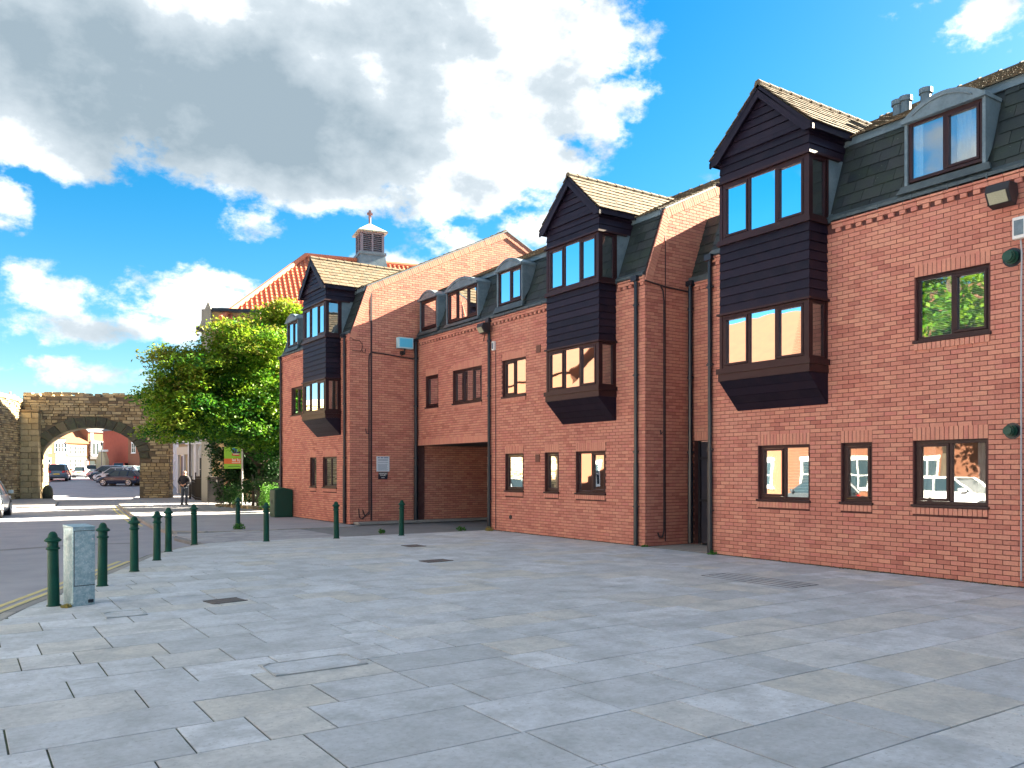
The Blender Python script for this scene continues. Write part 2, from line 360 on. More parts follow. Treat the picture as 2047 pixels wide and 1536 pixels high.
# ---------------------------------------------------------------- windows
def window(root, fr, s0, s1, z0, z1, lights=(1,), d=-.05, fill='curtain', sill=True, depth=1.2, casement=(0,), w=.055, vents=True, label=None, back=None):
    """frame mesh = the window part; panes, casements, sill, room lining and curtains are its pieces.
    lights run from low s to high s"""
    f = MB()
    f.fbox(fr, s0, s1, z0, z0+w, d-.06, d, .5); f.fbox(fr, s0, s1, z1-w, z1, d-.06, d, .5)
    f.fbox(fr, s0, s0+w, z0+w, z1-w, d-.06, d, .5); f.fbox(fr, s1-w, s1, z0+w, z1-w, d-.06, d, .5)
    tot = sum(lights); x = s0+w*.5; span = s1-s0-w; edges = [x]
    for l in lights: x += span*l/tot; edges.append(x)
    for e in edges[1:-1]: f.fbox(fr, e-w*.5, e+w*.5, z0+w, z1-w, d-.06, d-.002, .5)
    o = f.build('window', FRAME, root, label=label, bevel=.006)
    for i, (a, b) in enumerate(zip(edges, edges[1:])):
        a += w*.5; b -= w*.5; c0, c1 = z0+w, z1-w
        if i in casement:
            c = MB(); q = .045
            c.fbox(fr, a+.003, b-.003, c0+.003, c0+q, d-.05, d+.012, .5); c.fbox(fr, a+.003, b-.003, c1-q, c1-.003, d-.05, d+.012, .5)
            c.fbox(fr, a+.003, a+q, c0+q, c1-q, d-.05, d+.012, .5); c.fbox(fr, b-q, b-.003, c0+q, c1-q, d-.05, d+.012, .5)
            c.build('casement', FRAME, o, bevel=.005)
        g = MB(); tl = random.uniform(-.004, .004)
        g.poly([fr.P(a,c0,d-.03),fr.P(b,c0,d-.03+tl),fr.P(b,c1,d-.03+tl),fr.P(a,c1,d-.03)], [(0,1,2,3)], .5); g.build('pane', GLASS, o)
    bk = d-depth if back is None else back
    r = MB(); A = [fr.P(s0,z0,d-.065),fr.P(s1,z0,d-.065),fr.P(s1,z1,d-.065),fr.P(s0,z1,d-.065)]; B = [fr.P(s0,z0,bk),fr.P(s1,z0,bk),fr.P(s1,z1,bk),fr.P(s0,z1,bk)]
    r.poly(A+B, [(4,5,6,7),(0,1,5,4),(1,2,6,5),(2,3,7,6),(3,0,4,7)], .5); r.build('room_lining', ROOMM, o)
    dc = max(d-.16, bk+.02)
    def drape(a, b, m):
        c = MB(); n = max(4, int((b-a)/.035))
        for k in range(n):
            u, v = a+(b-a)*k/n, a+(b-a)*(k+1)/n; e0, e1 = (0, .03) if k % 2 else (.03, 0)
            c.poly([fr.P(u,z0+.02,dc-e0*.6),fr.P(v,z0+.02,dc-e1*.6),fr.P(v,z1-.02,dc-e1*.6),fr.P(u,z1-.02,dc-e0*.6)], [(0,1,2,3)], .5)
        c.build('curtain', m, o)
    if fill == 'curtain': drape(s0+.03, s0+(s1-s0)*.38, CURT); drape(s1-(s1-s0)*.16, s1-.03, CURT)
    elif fill == 'full': drape(s0+.02, s1-.02, CURT)
    elif fill == 'sides': drape(s0+.03, s0+(s1-s0)*.22, CURT); drape(s1-(s1-s0)*.2, s1-.03, CURT)
    elif fill == 'ochre': drape(s0+(s1-s0)*.42, s1-.03, CURTO)
    elif fill == 'blind':
        c = MB(); n = int((z1-z0)/.028)
        for k in range(n): zz = z0+.02+k*.028; c.poly([fr.P(s0+.02,zz,dc),fr.P(s1-.02,zz,dc),fr.P(s1-.02,zz+.02,dc-.012),fr.P(s0+.02,zz+.02,dc-.012)], [(0,1,2,3)], (k%2)*.8+.1)
        c.build('blind', BLIND, o)
    if sill:
        s = MB(); s.fbox(fr, s0-.04, s1+.04, z0-.045, z0-.002, d-.02, .045, .5); s.build('sill', FRAME, o, bevel=.005)
    return o
def wall_window(root, B, fr, s0, s1, z0, z1, **k):
    B.soldiers(fr, s0-.02, s1+.02, z1, .215); B.soldiers(fr, s0-.02, s1+.02, z0-.16, .112, .035)
    return window(root, fr, s0, s1, z0, z1, **k)
def opening(s0, s1, z0, z1): return (s0, s1, z0, z1)
def brick_open(s0, s1, z0, z1): return (s0-.02, s1+.02, z0-.165, z1+.215)
# ---------------------------------------------------------------- mansard roofs
ZG, ZK, SET = 6.15, 7.74, .58   # foot of mansard, kerb, setback
def mansard_slates(root, X0, y0, y1, skips=(), mirror=False, w=.37):
    th = math.atan2(SET, ZK-ZG); L = math.hypot(SET, ZK-ZG); n = 7; g = (L-.02)/n
    variants = {}
    for r in range(n):
        k = math.floor(y0/w)-1; sh = w/2*(r % 2)
        while k*w+sh < y1:
            a = max(y0, k*w+sh+.004); b = min(y1, (k+1)*w+sh-.004); k += 1
            if b-a < .05: continue
            zm = ZG+(r+.5)*g*math.cos(th); segs = [(a, b)]
            for (p0, p1, q0, q1) in skips:
                if q0 < zm < q1:
                    ns = []
                    for u, v in segs:
                        if p1 <= u or p0 >= v: ns.append((u, v)); continue
                        if p0 > u: ns.append((u, p0))
                        if p1 < v: ns.append((p1, v))
                    segs = ns
            for a2, b2 in segs:
                if b2-a2 < .05: continue
                if abs(b2-a2-(w-.008)) < 1e-6: wq = w-.008
                else: wq = round(b2-a2, 2)
                t = random.randrange(8); key = (wq, t)
                if key not in variants:
                    m = MB(); c, s = math.cos(th), math.sin(th); hl = g*1.12
                    pts = []
                    for yy in (-wq/2, wq/2):
                        for q, dd in ((0, .030), (hl, .012), (hl, .002), (0, .018)):
                            pts.append((q*s-dd*c, yy, q*c+dd*s))
                    m.poly(pts, [(0,1,2,3),(7,6,5,4),(0,4,5,1),(1,5,6,2),(2,6,7,3),(3,7,4,0)], (t+.5)/8); variants[key] = m.mesh('slate', SLATE)
                q = r*g+random.uniform(-.006, .006); 
                inst('slate', variants[key], root, (X0+q*math.sin(th)-random.random()*.004, (a2+b2)/2, ZG+q*math.cos(th)), rot=(R(random.uniform(-.5,.5)), 0, 0))
def roof_body(root, X0, y0, y1, ridge, zr, skips=(), slates=True, tiles=True):
    m = MB(); Xb = 2*ridge-X0
    m.prism([(X0+.02,y0,ZG),(X0+SET,y0,ZK),(ridge,y0,zr),(Xb-SET,y0,ZK),(Xb-.02,y0,ZG)], (0,y1-y0,0), .3); body = m.build('roof', SLATE, root)
    f = MB(); th = math.atan2(SET, ZK-ZG)
    f.prism([(X0-.06,y0,ZG-.03),(X0-.06,y0,ZG+.055),(X0+.06,y0,ZG+.16),(X0+.10,y0,ZG-.03)], (0,y1-y0,0), .5)
    for k in range(int((y1-y0)/.6)): f.box(X0-.068, X0-.058, y0+.3+k*.6, y0+.32+k*.6, ZG-.035, ZG+.06, .5)
    f.build('gutter', LEADD, root)
    f = MB(); f.prism([(X0+SET-.10,y0,ZK-.14),(X0+SET-.08,y0,ZK+.005),(X0+SET+.1,y0,ZK+.02),(X0+SET+.05,y0,ZK-.14)], (0,y1-y0,0), .5); f.build('flashing', LEAD, root)
    if slates: mansard_slates(root, X0, y0, y1, skips)
    if tiles:
        t = MB(); a = math.atan2(zr-ZK, ridge-X0-SET); L = math.hypot(zr-ZK, ridge-X0-SET); g = .2; n = int(L/g)
        c, s = math.cos(a), math.sin(a); x0, z0 = X0+SET-.13, ZK+.02-.06
        for r in range(n+1):
            k = 0; w = .26
            y = y0-(w/2 if r % 2 else 0)
            while y < y1:
                a1, b1 = max(y, y0)+.003, min(y+w, y1)-.003; y += w
                if b1-a1 < .03: continue
                q = r*g; h = g*1.2; j = random.uniform(0, .012)
                P = lambda q_, d_, yy: (x0+q_*c-d_*s, yy, z0+q_*s+d_*c)
                t.hexa([P(q,.025+j,a1),P(q+h,.005+j,a1),P(q+h,.005+j,b1),P(q,.025+j,b1),P(q,.05+j,a1),P(q+h,.02+j,a1),P(q+h,.02+j,b1),P(q,.05+j,b1)])
        t.build('roof_tiles', TILE, body, kind='stuff')
    rt = MB(); y = y0
    while y < y1-.05:
        e = min(y+.44, y1); rt.tube([(ridge, y, zr-.02), (ridge, e-.01, zr-.02)], [.13, .12], 8, tint=.4); rt.tube([(ridge, e-.05, zr-.02), (ridge, e-.01, zr-.02)], .145, 8, tint=.1); y = e
    rt.build('ridge_tiles', TILE, body)
def verge(B, root, X0, ridge, zr, Y):
    """brick-on-edge verge following the gable outline on a side wall, and its capping"""
    pts = [(X0-.02, ZG-.12), (X0+.04, ZG+.1), (X0+SET, ZK), (ridge, zr+.02), (2*ridge-X0-SET, ZK)]
    for (xa, za), (xb, zb) in zip(pts, pts[1:]):
        L = math.hypot(xb-xa, zb-za); ux, uz = (xb-xa)/L, (zb-za)/L; nx, nz = uz, -ux; k = 0; n = max(1, int(L/.075)); w = L/n
        for k in range(n):
            def P(q, d, e): return (xa+ux*q+nx*d, Y-e, za+uz*q+nz*d)
            q0, q1 = k*w+.005, (k+1)*w-.005; dd = .035+random.random()*.004
            B.mb.hexa([P(q0,.0,-.01),P(q1,.0,-.01),P(q1,.2,-.01),P(q0,.2,-.01),P(q0,.0,dd),P(q1,.0,dd),P(q1,.2,dd),P(q0,.2,dd)], .6+.35*random.random())
    c = MB()
    for (xa, za), (xb, zb) in zip(pts[2:], pts[3:]):
        L = math.hypot(xb-xa, zb-za); ux, uz = (xb-xa)/L, (zb-za)/L; nx, nz = -uz, ux
        def P(q, d, e): return (xa+ux*q+nx*d, Y-e, za+uz*q+nz*d)
        c.hexa([P(0,.0,.06),P(L,.0,.06),P(L,.03,.06),P(0,.03,.06),P(0,.0,-.06),P(L,.0,-.06),P(L,.03,-.06),P(0,.03,-.06)], .2)
    c.build('verge_capping', LEAD, root)
def dentils(B, X0, y0, y1, skips=()):
    fr = front(X0); y = y0+.02; k = 0
    while y < y1-.1:
        if not any(a-.05 < y < b+.0 for a, b in skips): B.mb.fbox(fr, y, y+.1, 5.935, 5.998, 0, .045)
        y += .2
    for z, d in ((6.01, .04), (6.085, .06)):
        y = y0+.01*k
        while y < y1:
            a, b = y+.004, min(y+.221, y1); y += .225
            if b-a > .03 and not any(p < (a+b)/2 < q for p, q in skips): B.mb.fbox(fr, a, b, z, z+.065, -.01, d)
def dormer(root, X0, s0, s1, z0, z1, lights, fill, rise=.40):
    """lead clad dormer with a segmental head; s0<s1"""
    fr = front(X0); dF = -.02  # window plane d (outwards of facade)
    e = .05; mid = (s0+s1)/2; hw = (s1-s0)/2+e
    h = MB(); n = 12; pts = []
    arc = [(mid-hw*1.04*(1-2*k/n), z1+.04+rise*(1-(1-2*k/n)**2)) for k in range(n+1)]
    h.prism([fr.P(a, z, dF+.09) for a, z in arc], (.09+SET+.9, 0, 0), .5)
    h.prism([fr.P(a, z, dF+.10) for a, z in [(s0-e-.03, z1-.01),(s1+e+.03, z1-.01),(s1+e+.03, z1+.05),(s0-e-.03, z1+.05)]], (.5, 0, 0), .5)
    body = h.build('dormer', LEAD, root)
    for a, b in ((s0-e, s0), (s1, s1+e)):
        m = MB(); m.prism([fr.P(a,z0-.05,dF+.03), fr.P(a,z1+.02,dF+.03), fr.P(a,z1+.02,-SET-.1), fr.P(a,z0-.05,-.02)], (0,b-a,0), .5); m.build('cheek', LEAD, body)
    rb = MB(); rb.tube([fr.P(mid-hw*.74*(1-2*k/n), z1+.07+rise*.6*(1-(1-2*k/n)**2), dF+.105) for k in range(n+1)], .012, 6); rb.build('moulding', LEAD, body)
    window(root, fr, s0, s1, z0, z1, lights=lights, d=dF, fill=fill, sill=False, casement=(0,) if len(lights) < 3 else (0, 2), back=-.13-.0)
    a = MB(); a.prism([fr.P(s0-.1,z0-.05,dF+.05),fr.P(s1+.1,z0-.05,dF+.05),fr.P(s1+.16,ZG+.1,.085),fr.P(s0-.16,ZG+.1,.085)], (.06,0,0), .5); a.build('apron', LEADD, body)
# ---------------------------------------------------------------- oriel bays
BOARD = {}
def board(parent, fr, a, b, z, h, d, variant=None):
    t = random.randrange(6); key = (round(fr.U.x, 2), round(fr.U.y, 2), round(fr.N.x, 2), round(fr.N.y, 2), round(b-a, 3), t)
    if key not in BOARD:
        m = MB(); f0 = Fr((0,0,0), fr.U, fr.N); L = (b-a)/2
        m.hexa([f0.P(-L,0,0),f0.P(-L,0,.034),f0.P(L,0,.034),f0.P(L,0,0),f0.P(-L,.167,0),f0.P(-L,.167,.012),f0.P(L,.167,.012),f0.P(L,.167,0)], (t+.5)/6); BOARD[key] = m.mesh('board', WOOD)
    inst('board', BOARD[key], parent, fr.P((a+b)/2, z, d), scale=(1,1,(h-.004)/.167))
def oriel(root, X0, y0, y1, fills=('curtain', 'blind'), sidefill=None):
    p = .54; Xf = X0-p; fr = front(Xf); sr = Fr((0,y0,0),(1,0,0),(0,-1,0)); sl = Fr((0,y1,0),(1,0,0),(0,1,0)); e = .035
    Xw = X0+SET+.02
    core = MB(); core.box(Xf+e, X0-.002, y0+e, y1-e, 4.80, 6.14, .3); core.box(Xf+e, Xw, y0+e, y1-e, 7.34, 7.80, .3)
    core.box(Xf+e, X0+.12, y0+e, y1-e, 6.12, 6.20, .3)
    core.prism([(Xf+e,y0+e,3.60),(X0-.003,y0+e,3.60),(X0-.003,y0+e,2.95),(Xf+e,y0+e,3.47)], (0,y1-y0-2*e,0), .3)
    body = core.build('bay_cladding', WOOD, root)
    # boards
    for k in range(8):
        z = 4.77+k*.1675
        board(body, fr, y0, y1, z, .1675, -.03)
        board(body, sr, Xf+.012, X0-.004, z, .1675, -.03); board(body, sl, Xf+.012, X0-.004, z, .1675, -.03)
    for k in range(3):
        z = 7.33+k*.155
        board(body, fr, y0, y1, z, .155, -.03); board(body, sr, Xf+.012, Xw, z, .155, -.03); board(body, sl, Xf+.012, Xw, z, .155, -.03)
    # sill bands, corner posts
    s = MB()
    for z0, z1, g in ((3.60, 3.70, .05), (3.46, 3.60, .02), (4.735, 4.775, .045), (6.10, 6.155, .045), (6.155, 6.20, .03), (7.29, 7.335, .05)):
        xe = X0-.004 if z1 < 6.19 else X0+.3
        s = MB(); s.box(Xf-g, xe, y0-g, y1+g, z0, z1, .6); s.build('trim', FRAME, root)
    for z0, z1, xe in ((3.70, 4.735, X0-.004), (6.20, 7.29, X0+.02)):
        for ya, yb in ((y0, y0+.07), (y1-.07, y1)):
            for q0, q1 in ((Xf, Xf+.07), (xe-.06, xe)): s = MB(); s.box(q0, q1, ya, yb, z0, z1, .4); s.build('corner_post', FRAME, root)
    # soffit boards on the raking underside
    sf = MB(); A = Vector((Xf, 0, 3.47)); Bv = Vector((X0-.004, 0, 2.92)); n = 4
    for k in range(n):
        a = A.lerp(Bv, k/n); b = A.lerp(Bv, (k+1)/n-.01); nn = Vector((-(Bv-A).z*-1, 0, -(Bv-A).x)).normalized()*.015
        sf.prism([(a.x,y0,a.z),(b.x,y0,b.z),(b.x-.01,y0,b.z-.02),(a.x-.01,y0,a.z-.02)], (0,y1-y0,0))
    for yy in (y0-.005, y1-.02):
        sf.prism([(Xf+.01,yy,3.46),(X0-.004,yy,3.46),(X0-.004,yy,2.93),(Xf+.01,yy,3.45)], (0,.025,0), .4)
    sf.build('soffit', WOOD, root)
    for (z0, z1, fl, bkx) in ((3.70, 4.735, fills[0], X0-.03), (6.20, 7.29, fills[1], X0+.02)):
        window(root, fr, y0+.07, y1-.07, z0, z1, lights=(1,1,1), d=-.01, fill=fl, sill=False, casement=(0, 2), back=-(bkx-Xf))
        hi = X0-.064 if z0 < 5 else X0-.04
        for q in (sr, sl):
            o = window(root, q, Xf+.07, hi, z0, z1, lights=(1,), d=-.01, fill=sidefill or 'full', sill=False, casement=(), back=-.22)
    # lead cheeks where the bay passes the mansard
    for yy in (y0+.004, y1-.024): ck = MB(); ck.prism([(X0-.04,yy,6.20),(X0-.04,yy,7.34),(X0+SET,yy,7.34),(X0+.1,yy,6.20)], (0,.02,0), .5); ck.build('cheek', LEAD, root)
    # gabled roof
    ym = (y0+y1)/2; hw = (y1-y0)/2+.14; ze, za = 7.80, 8.87; Xo = Xf-.12; Xr = X0+3.05
    g = MB(); g.prism([(Xf+.0,y0+e,7.78),(Xf,y1-e,7.78),(Xf,ym,za-.17)], (.05,0,0), .3)
    gb = g.build('gable', WOOD, root)
    for k in range(6):
        zz = 7.86+k*.15; w = (y1-y0)/2*(1-(zz+.13-7.80)/(za-.12-7.80))
        if w > .1: board(gb, front(Xf), ym-w-.1, ym+w+.1, zz, .145, .0)
    bb = MB()
    for sg in (-1, 1):
        a = Vector((Xo, ym+sg*hw, ze-.13)); b = Vector((Xo, ym, za-.08))
        bb.prism([a, a+Vector((0,-sg*.17,0)), b-Vector((0,0,.17)), b, ][::1], (.035,0,0), .5)
        bb.prism([a+Vector((0,sg*.02,-.02)), a+Vector((0,sg*.02,.07)), b+Vector((0,0,.07)), b-Vector((0,0,.03))], (.05,0,0), .3)
        bb.box(Xo, Xw+.1, min(ym+sg*hw, ym+sg*(hw-.02)), max(ym+sg*hw, ym+sg*(hw-.02)), ze-.12, ze+.01, .4)
        bb.box(Xo+.04, Xw+.1, min(ym+sg*(hw-.01), ym+sg*(hw-.2)), max(ym+sg*(hw-.01), ym+sg*(hw-.2)), ze-.10, ze-.06, .4)
    bb.prism([(Xf-.03,y0-.04,7.78),(Xf-.03,y1+.04,7.78),(Xf-.03,y1+.04,7.88),(Xf-.03,y0-.04,7.88)], (.03,0,0), .5)
    bb.build('barge_board', WOOD, root)
    rf = MB(); rf.prism([(Xf+.06,ym-hw,ze-.02),(Xf+.06,ym+hw,ze-.02),(Xf+.06,ym,za-.0)], (Xr-Xf-.1,0,0), .3)
    for sg in (-1,1): rf.prism([(Xo+.04,ym+sg*hw,ze-.02),(Xo+.04,ym,za),(Xo+.04,ym,za-.03),(Xo+.04,ym+sg*(hw-.03),ze-.02)], (Xf+.058-Xo-.04,0,0), .3)
    roof = rf.build('bay_roof', TILE, root)
    L = math.hypot(hw, za-ze); a = math.atan2(za-ze, hw); n = 8; gg = L/n; tm = {}
    for sg in (-1, 1):
        for r in range(n):
            w = .27; x = Xo-(w/2 if r % 2 else 0)
            zlow = ze+r*gg*math.sin(a); xe = X0+SET+max(.05, (zlow-ZK)/.49)+.05
            while x < xe:
                a1, b1 = max(x, Xo-.01), min(x+w, xe+.1); x += w
                if b1-a1 < .05: continue
                wq = round(b1-a1-.006, 2); t = random.randrange(8); key = (sg, wq, t)
                if key not in tm:
                    m = MB(); c, s_ = math.cos(a), math.sin(a); h = gg*1.15
                    Q = lambda q, d, xx: (xx, -sg*(-q*c)*-1+sg*d*s_, q*s_+d*c)
                    Q = lambda q, d, xx: (xx, -sg*q*c+sg*d*s_, q*s_+d*c)
                    m.hexa([Q(0,.012,-wq/2),Q(h,.0,-wq/2),Q(h,.0,wq/2),Q(0,.012,wq/2),Q(0,.034,-wq/2),Q(h,.014,-wq/2),Q(h,.014,wq/2),Q(0,.034,wq/2)], (t+.5)/8); tm[key] = m.mesh('roof_tile', TILE)
                q = r*gg; inst('roof_tile', tm[key], roof, ((a1+b1)/2, ym+sg*(hw+.02)-sg*q*math.cos(a), ze-.02+q*math.sin(a)+random.uniform(0, .008)), rot=(0, R(random.uniform(-.6,.6)), 0))
    rt = MB(); x = Xo
    while x < Xr-.3: rt.tube([(x, ym, za-.0), (x+.3, ym, za-.0)], [.085, .075], 6, tint=.5); rt.box(x+.28, x+.30, ym-.03, ym+.03, za+.0, za+.085, .1); x += .3
    rt.build('ridge_tiles', TILE, roof)
def downpipe(root, x, y, z0=0, z1=6.1, r=.045, hopper=True, bx=0, by=0):
    m = MB(); m.tube([(x,y,z0+.02),(x,y,z1-.12),(x+bx*.3,y+by*.3,z1)], r, 10); o = m.build('downpipe', PIPE, root, smooth=False)
    b = MB()
    for z in (z0+.9, z0+2.15, z0+3.9, z1-.6): b.tube([(x,y,z-.03),(x,y,z+.03)], r*1.3, 10); b.box(x-.02+bx*.0, x+.02, y-.09, y+.09, z-.012, z+.012)
    b.build('bracket', PIPE, o)
    c = MB(); c.tube([(x,y,z0+.03),(x,y,z0+1.9)], r*1.22, 10); c.build('sleeve', PIPE, o)
    if hopper: h = MB(); h.box(x-.08, x+.08, y-.09, y+.09, z1-.06, z1+.06); h.build('hopper', PIPE, o)
# ================================================================= BUILDINGS
# ---- right block C
def gable_range(X0, ridge, zr, x_end=None):
    def f(z):
        if z <= ZG: a = X0
        elif z <= ZK: a = X0+(z-ZG)/(ZK-ZG)*SET
        else: a = X0+SET+(z-ZK)/(zr-ZK)*(ridge-X0-SET)
        b = 2*ridge-a
        return (a+.19 if z > ZG-.1 else a, (b-.19) if x_end is None else min(b-.19, x_end))
    return f
GZ0, GZ1, FZ0, FZ1 = 1.17, 2.20, 3.82, 4.85
bC = thing('apartment_building', 'nearest brick block on the right with the largest dark boarded bay', 'building', (13, 6, 0), group='brick apartment blocks with slate mansards')
bB = thing('apartment_building', 'middle brick block with the covered driveway and three lead dormers', 'building', (13, 19, 0), group='brick apartment blocks with slate mansards')
bA = thing('apartment_building', 'far left brick block beside the tree with a tall side gable', 'building', (10.6, 28, 0), group='brick apartment blocks with slate mansards')
RID, ZR = 19.0, 10.36
def blockC():
    B = Bricks(); fr = front(13.0); y0, y1 = -7.0, 12.10
    wins = [(9.70,10.85,(1,1),'blind'), (8.45,9.02,(1,),'sides'), (6.53,7.69,(1,1),'sides')]
    wF = [(6.50,7.66,(1,1),'blind')]
    more = [(2.2,3.4,(1,1),'full'), (-1.6,-.4,(1,1),'full')]
    ops = []; bo = []
    for a, b, l, f in wins+more: ops.append((a,b,GZ0,GZ1)); bo.append(brick_open(a,b,GZ0,GZ1))
    for a, b, l, f in wF+more: ops.append((a,b,FZ0,FZ1)); bo.append(brick_open(a,b,FZ0,FZ1))
    mb = MB(); backing(mb, fr, y0, y1, 0, ZG, ops)
    mb.prism([(13.25,y1-.25,0),(22,y1-.25,0),(22,y1-.25,ZG),(RID*2-13,y1-.25,ZG),(RID*2-13-SET,y1-.25,ZK),(RID,y1-.25,ZR-.02),(13+SET,y1-.25,ZK-.02),(13.25,y1-.25,ZG)], (0,.249,0), .5)
    mb.prism([(13.25,y0,0),(25,y0,0),(25,y0,ZG),(RID,y0,ZR-.02),(13.25,y0,ZG)], (0,.2,0), .5)
    mb.box(24.8, 25, y0, y1, 0, ZG)
    # recessed link wall
    fl = front(14.43); backing(mb, fl, 12.101, 14.055, 0, ZG, [(12.95,13.93,0,2.42)])
    w = mb.build('wall', MORTAR, bC)
    B.course_wall(fr, 'f', y0, y1, 0, 5.925, bo)
    B.course_wall(side(12.101+.0), 'e', 13.0, 14.4, 0, 0, ())
    B.course_wall(fl, 'f', 12.1, 14.05, 0, 6.0, [(12.95,13.93,0,2.64)]); B.soldiers(fl, 12.95, 13.93, 2.42)
    dentils(B, 13.0, y0, y1, [(9.27,11.40)]); dentils(B, 14.43, 12.12, 14.04)
    for i, (a, b, l, f) in enumerate(wins): window_ = wall_window(bC, B, fr, a, b, GZ0, GZ1, lights=l, fill=f, casement=(1,) if i == 0 else (0,) if i == 1 else (1,))
    for a, b, l, f in more: wall_window(bC, B, fr, a, b, GZ0, GZ1, lights=l, fill=f)
    for a, b, l, f in wF+more: wall_window(bC, B, fr, a, b, FZ0, FZ1, lights=l, fill=f)
    roof_body(bC, 13.0, y0, y1-.02, RID, ZR, skips=[(9.22,11.43,6,8),(6.50,7.88,6.1,8)])
    # link roof
    r = MB(); r.prism([(14.45,12.1,ZG),(14.43+SET,12.1,ZK),(17.5,12.1,8.9),(17.5,12.1,ZG)], (0,1.95,0), .3); r.build('roof', SLATE, bC)
    mansard_slates(bC, 14.43, 12.1, 14.05)
    f = MB(); f.box(14.36, 14.5, 12.1, 14.05, ZG-.03, ZG+.1); f.build('gutter', LEADD, bC)
    oriel(bC, 13.0, 9.30, 11.36, ('blind', 'sides'))
    dormer(bC, 13.0, 6.60, 7.80, 6.43, 7.40, (1,1), 'curtain', .26)
    downpipe(bC, 12.93, 12.05, 0, 6.1); downpipe(bC, 14.34, 13.97, 0, 6.1, r=.055)
    B.finish(bC)
    # side door deep in the link
    d = MB(); d.box(14.60, 14.66, 12.96, 13.92, .02, 2.40); do = d.build('door', mat('door_paint', (.03,.03,.045), .5, (.05,.04,.05), 3, .4), bC)
    d = MB(); d.box(14.55, 14.60, 12.95, 13.01, 0, 2.42); d.box(14.55, 14.60, 13.87, 13.93, 0, 2.42); d.box(14.55,14.60,13.01,13.87,1.98,2.04); d.box(14.55,14.60,13.01,13.87,1.0,1.06); d.build('door_frame', BLACKM, do)
    lp = None
    for k in range(4):
        q = MB(); q.box(14.56, 14.60, 13.40, 13.60, .42+k*.108, .445+k*.108)
        q.build('letter_plate', WHITE, do)
    # roof vents
    for y, z in ((9.87,.24),(9.70,.26),(9.28,.26)):
        v = MB(); X = 16.1; zz = ZK+(X-13.58)*.487; v.tube([(X,y,zz-.05),(X,y,zz+z)], .10, 12); v.tube([(X,y,zz+z),(X,y,zz+z+.10)], .13, 12); v.build('roof_vent', LEAD, bC)
    return B
def blockB():
    B = Bricks(); fr = front(13.0); y0, y1 = 14.06, 25.29
    g = [(18.94,19.82,(1,),'full'),(17.32,17.91,(1,),'full'),(15.46,16.58,(1,1),'full')]
    f1 = [(18.82,19.97,(1,1),'full'),(23.80,24.63,(1,),'sides'),(21.12,22.82,(1,1,1),'sides')]
    ops = [(a,b,GZ0,GZ1) for a,b,l,f in g]+[(a,b,FZ0,FZ1) for a,b,l,f in f1]; bo = [brick_open(*o) for o in ops]
    ops.append((20.72,25.25,-.1,2.57)); bo.append((20.72,25.28,-.1,2.785))
    mb = MB(); backing(mb, fr, y0+.25, y1, 0, ZG, ops)
    xb = RID*2-13
    mb.prism([(13.0,y0,0),(xb,y0,0),(xb,y0,ZG),(xb-SET,y0,ZK),(RID,y0,ZR),(13+SET,y0,ZK),(13.0,y0,ZG)], (0,.25,0), .5)
    mb.box(xb-.2, xb, y0+.25, y1, 0, ZG)
    mb.box(13.25, 20, 20.47, 20.72, 0, 2.7); mb.box(19.8, 20.0, 20.72, 25.25, 0, 2.7)
    w = mb.build('wall', MORTAR, bB)
    c = MB(); c.box(13.26, 19.8, 20.72, 25.29, 2.58, 2.7); c.build('driveway_ceiling', mat('soffit_board', (.05,.045,.045), .8), bB)
    B.course_wall(fr, 'f', y0, y1, 0, 5.925, bo); B.soldiers(fr, 20.74, 25.26, 2.57)
    sd = side(y0); B.course_wall(sd, 's', 13, 17, 0, ZR, (), gable_range(13.0, RID, ZR, 24), keep=lambda s, z: s < 14.7 or z > 6.0)
    B.course_wall(front(19.8), 'f', 20.72, 25.25, 0, 2.55)
    verge(B, bB, 13.0, RID, ZR, y0); dentils(B, 13.0, y0, y1, [(15.02,17.16)])
    for i, (a, b, l, f) in enumerate(g): wall_window(bB, B, fr, a, b, GZ0, GZ1, lights=l, fill=f, casement=(0,))
    for i, (a, b, l, f) in enumerate(f1): wall_window(bB, B, fr, a, b, FZ0, FZ1, lights=l, fill=f, casement=(1,) if i == 0 else (0,2) if i == 2 else (0,))
    roof_body(bB, 13.0, y0+.03, y1, RID, ZR, skips=[(14.98,17.2,6,8),(18.92,20.33,6.1,8),(21.26,23.30,6.1,8),(23.80,25.12,6.1,8)])
    oriel(bB, 13.0, 15.05, 17.12, ('sides', 'sides'))
    dormer(bB, 13.0, 19.02, 20.22, 6.47, 7.42, (1,1), 'full', .24)
    dormer(bB, 13.0, 21.36, 23.20, 6.40, 7.36, (1,1,1), 'ochre', .28)
    dormer(bB, 13.0, 23.90, 25.02, 6.42, 7.40, (1,), 'full', .24)
    downpipe(bB, 12.93, 14.30, 0, 6.1); downpipe(bB, 12.93, 20.60, 0, 6.1); downpipe(bB, 12.90, 25.18, 0, 6.1, r=.06)
    for y, z in ((18.20, 4.98), (18.24, 2.06)):
        v = MB(); v.box(12.965, 13.0, y-.10, y+.08, z-.10, z+.10); o = v.build('air_brick', mat('terracotta_vent', (.16,.07,.05), .8), bB)
    v = MB(); v.tube([(12.97,19.55,.42),(13.0,19.55,.42)], .06, 12); v.build('waste_outlet', BLACKM, bB)
    pc = MB(); pc.tube([(12.985,20.32,5.2),(12.985,20.32,.05)], .012, 6); pc.tube([(13.0,20.9,5.95),(12.97,20.86,5.8),(12.97,20.95,5.62),(12.985,20.98,5.55)], .012, 6)
    pc.build('cable', CABLE, bB)
    B.finish(bB)
    # side wall pipes and cable
    cb = MB(); Y = y0-.03
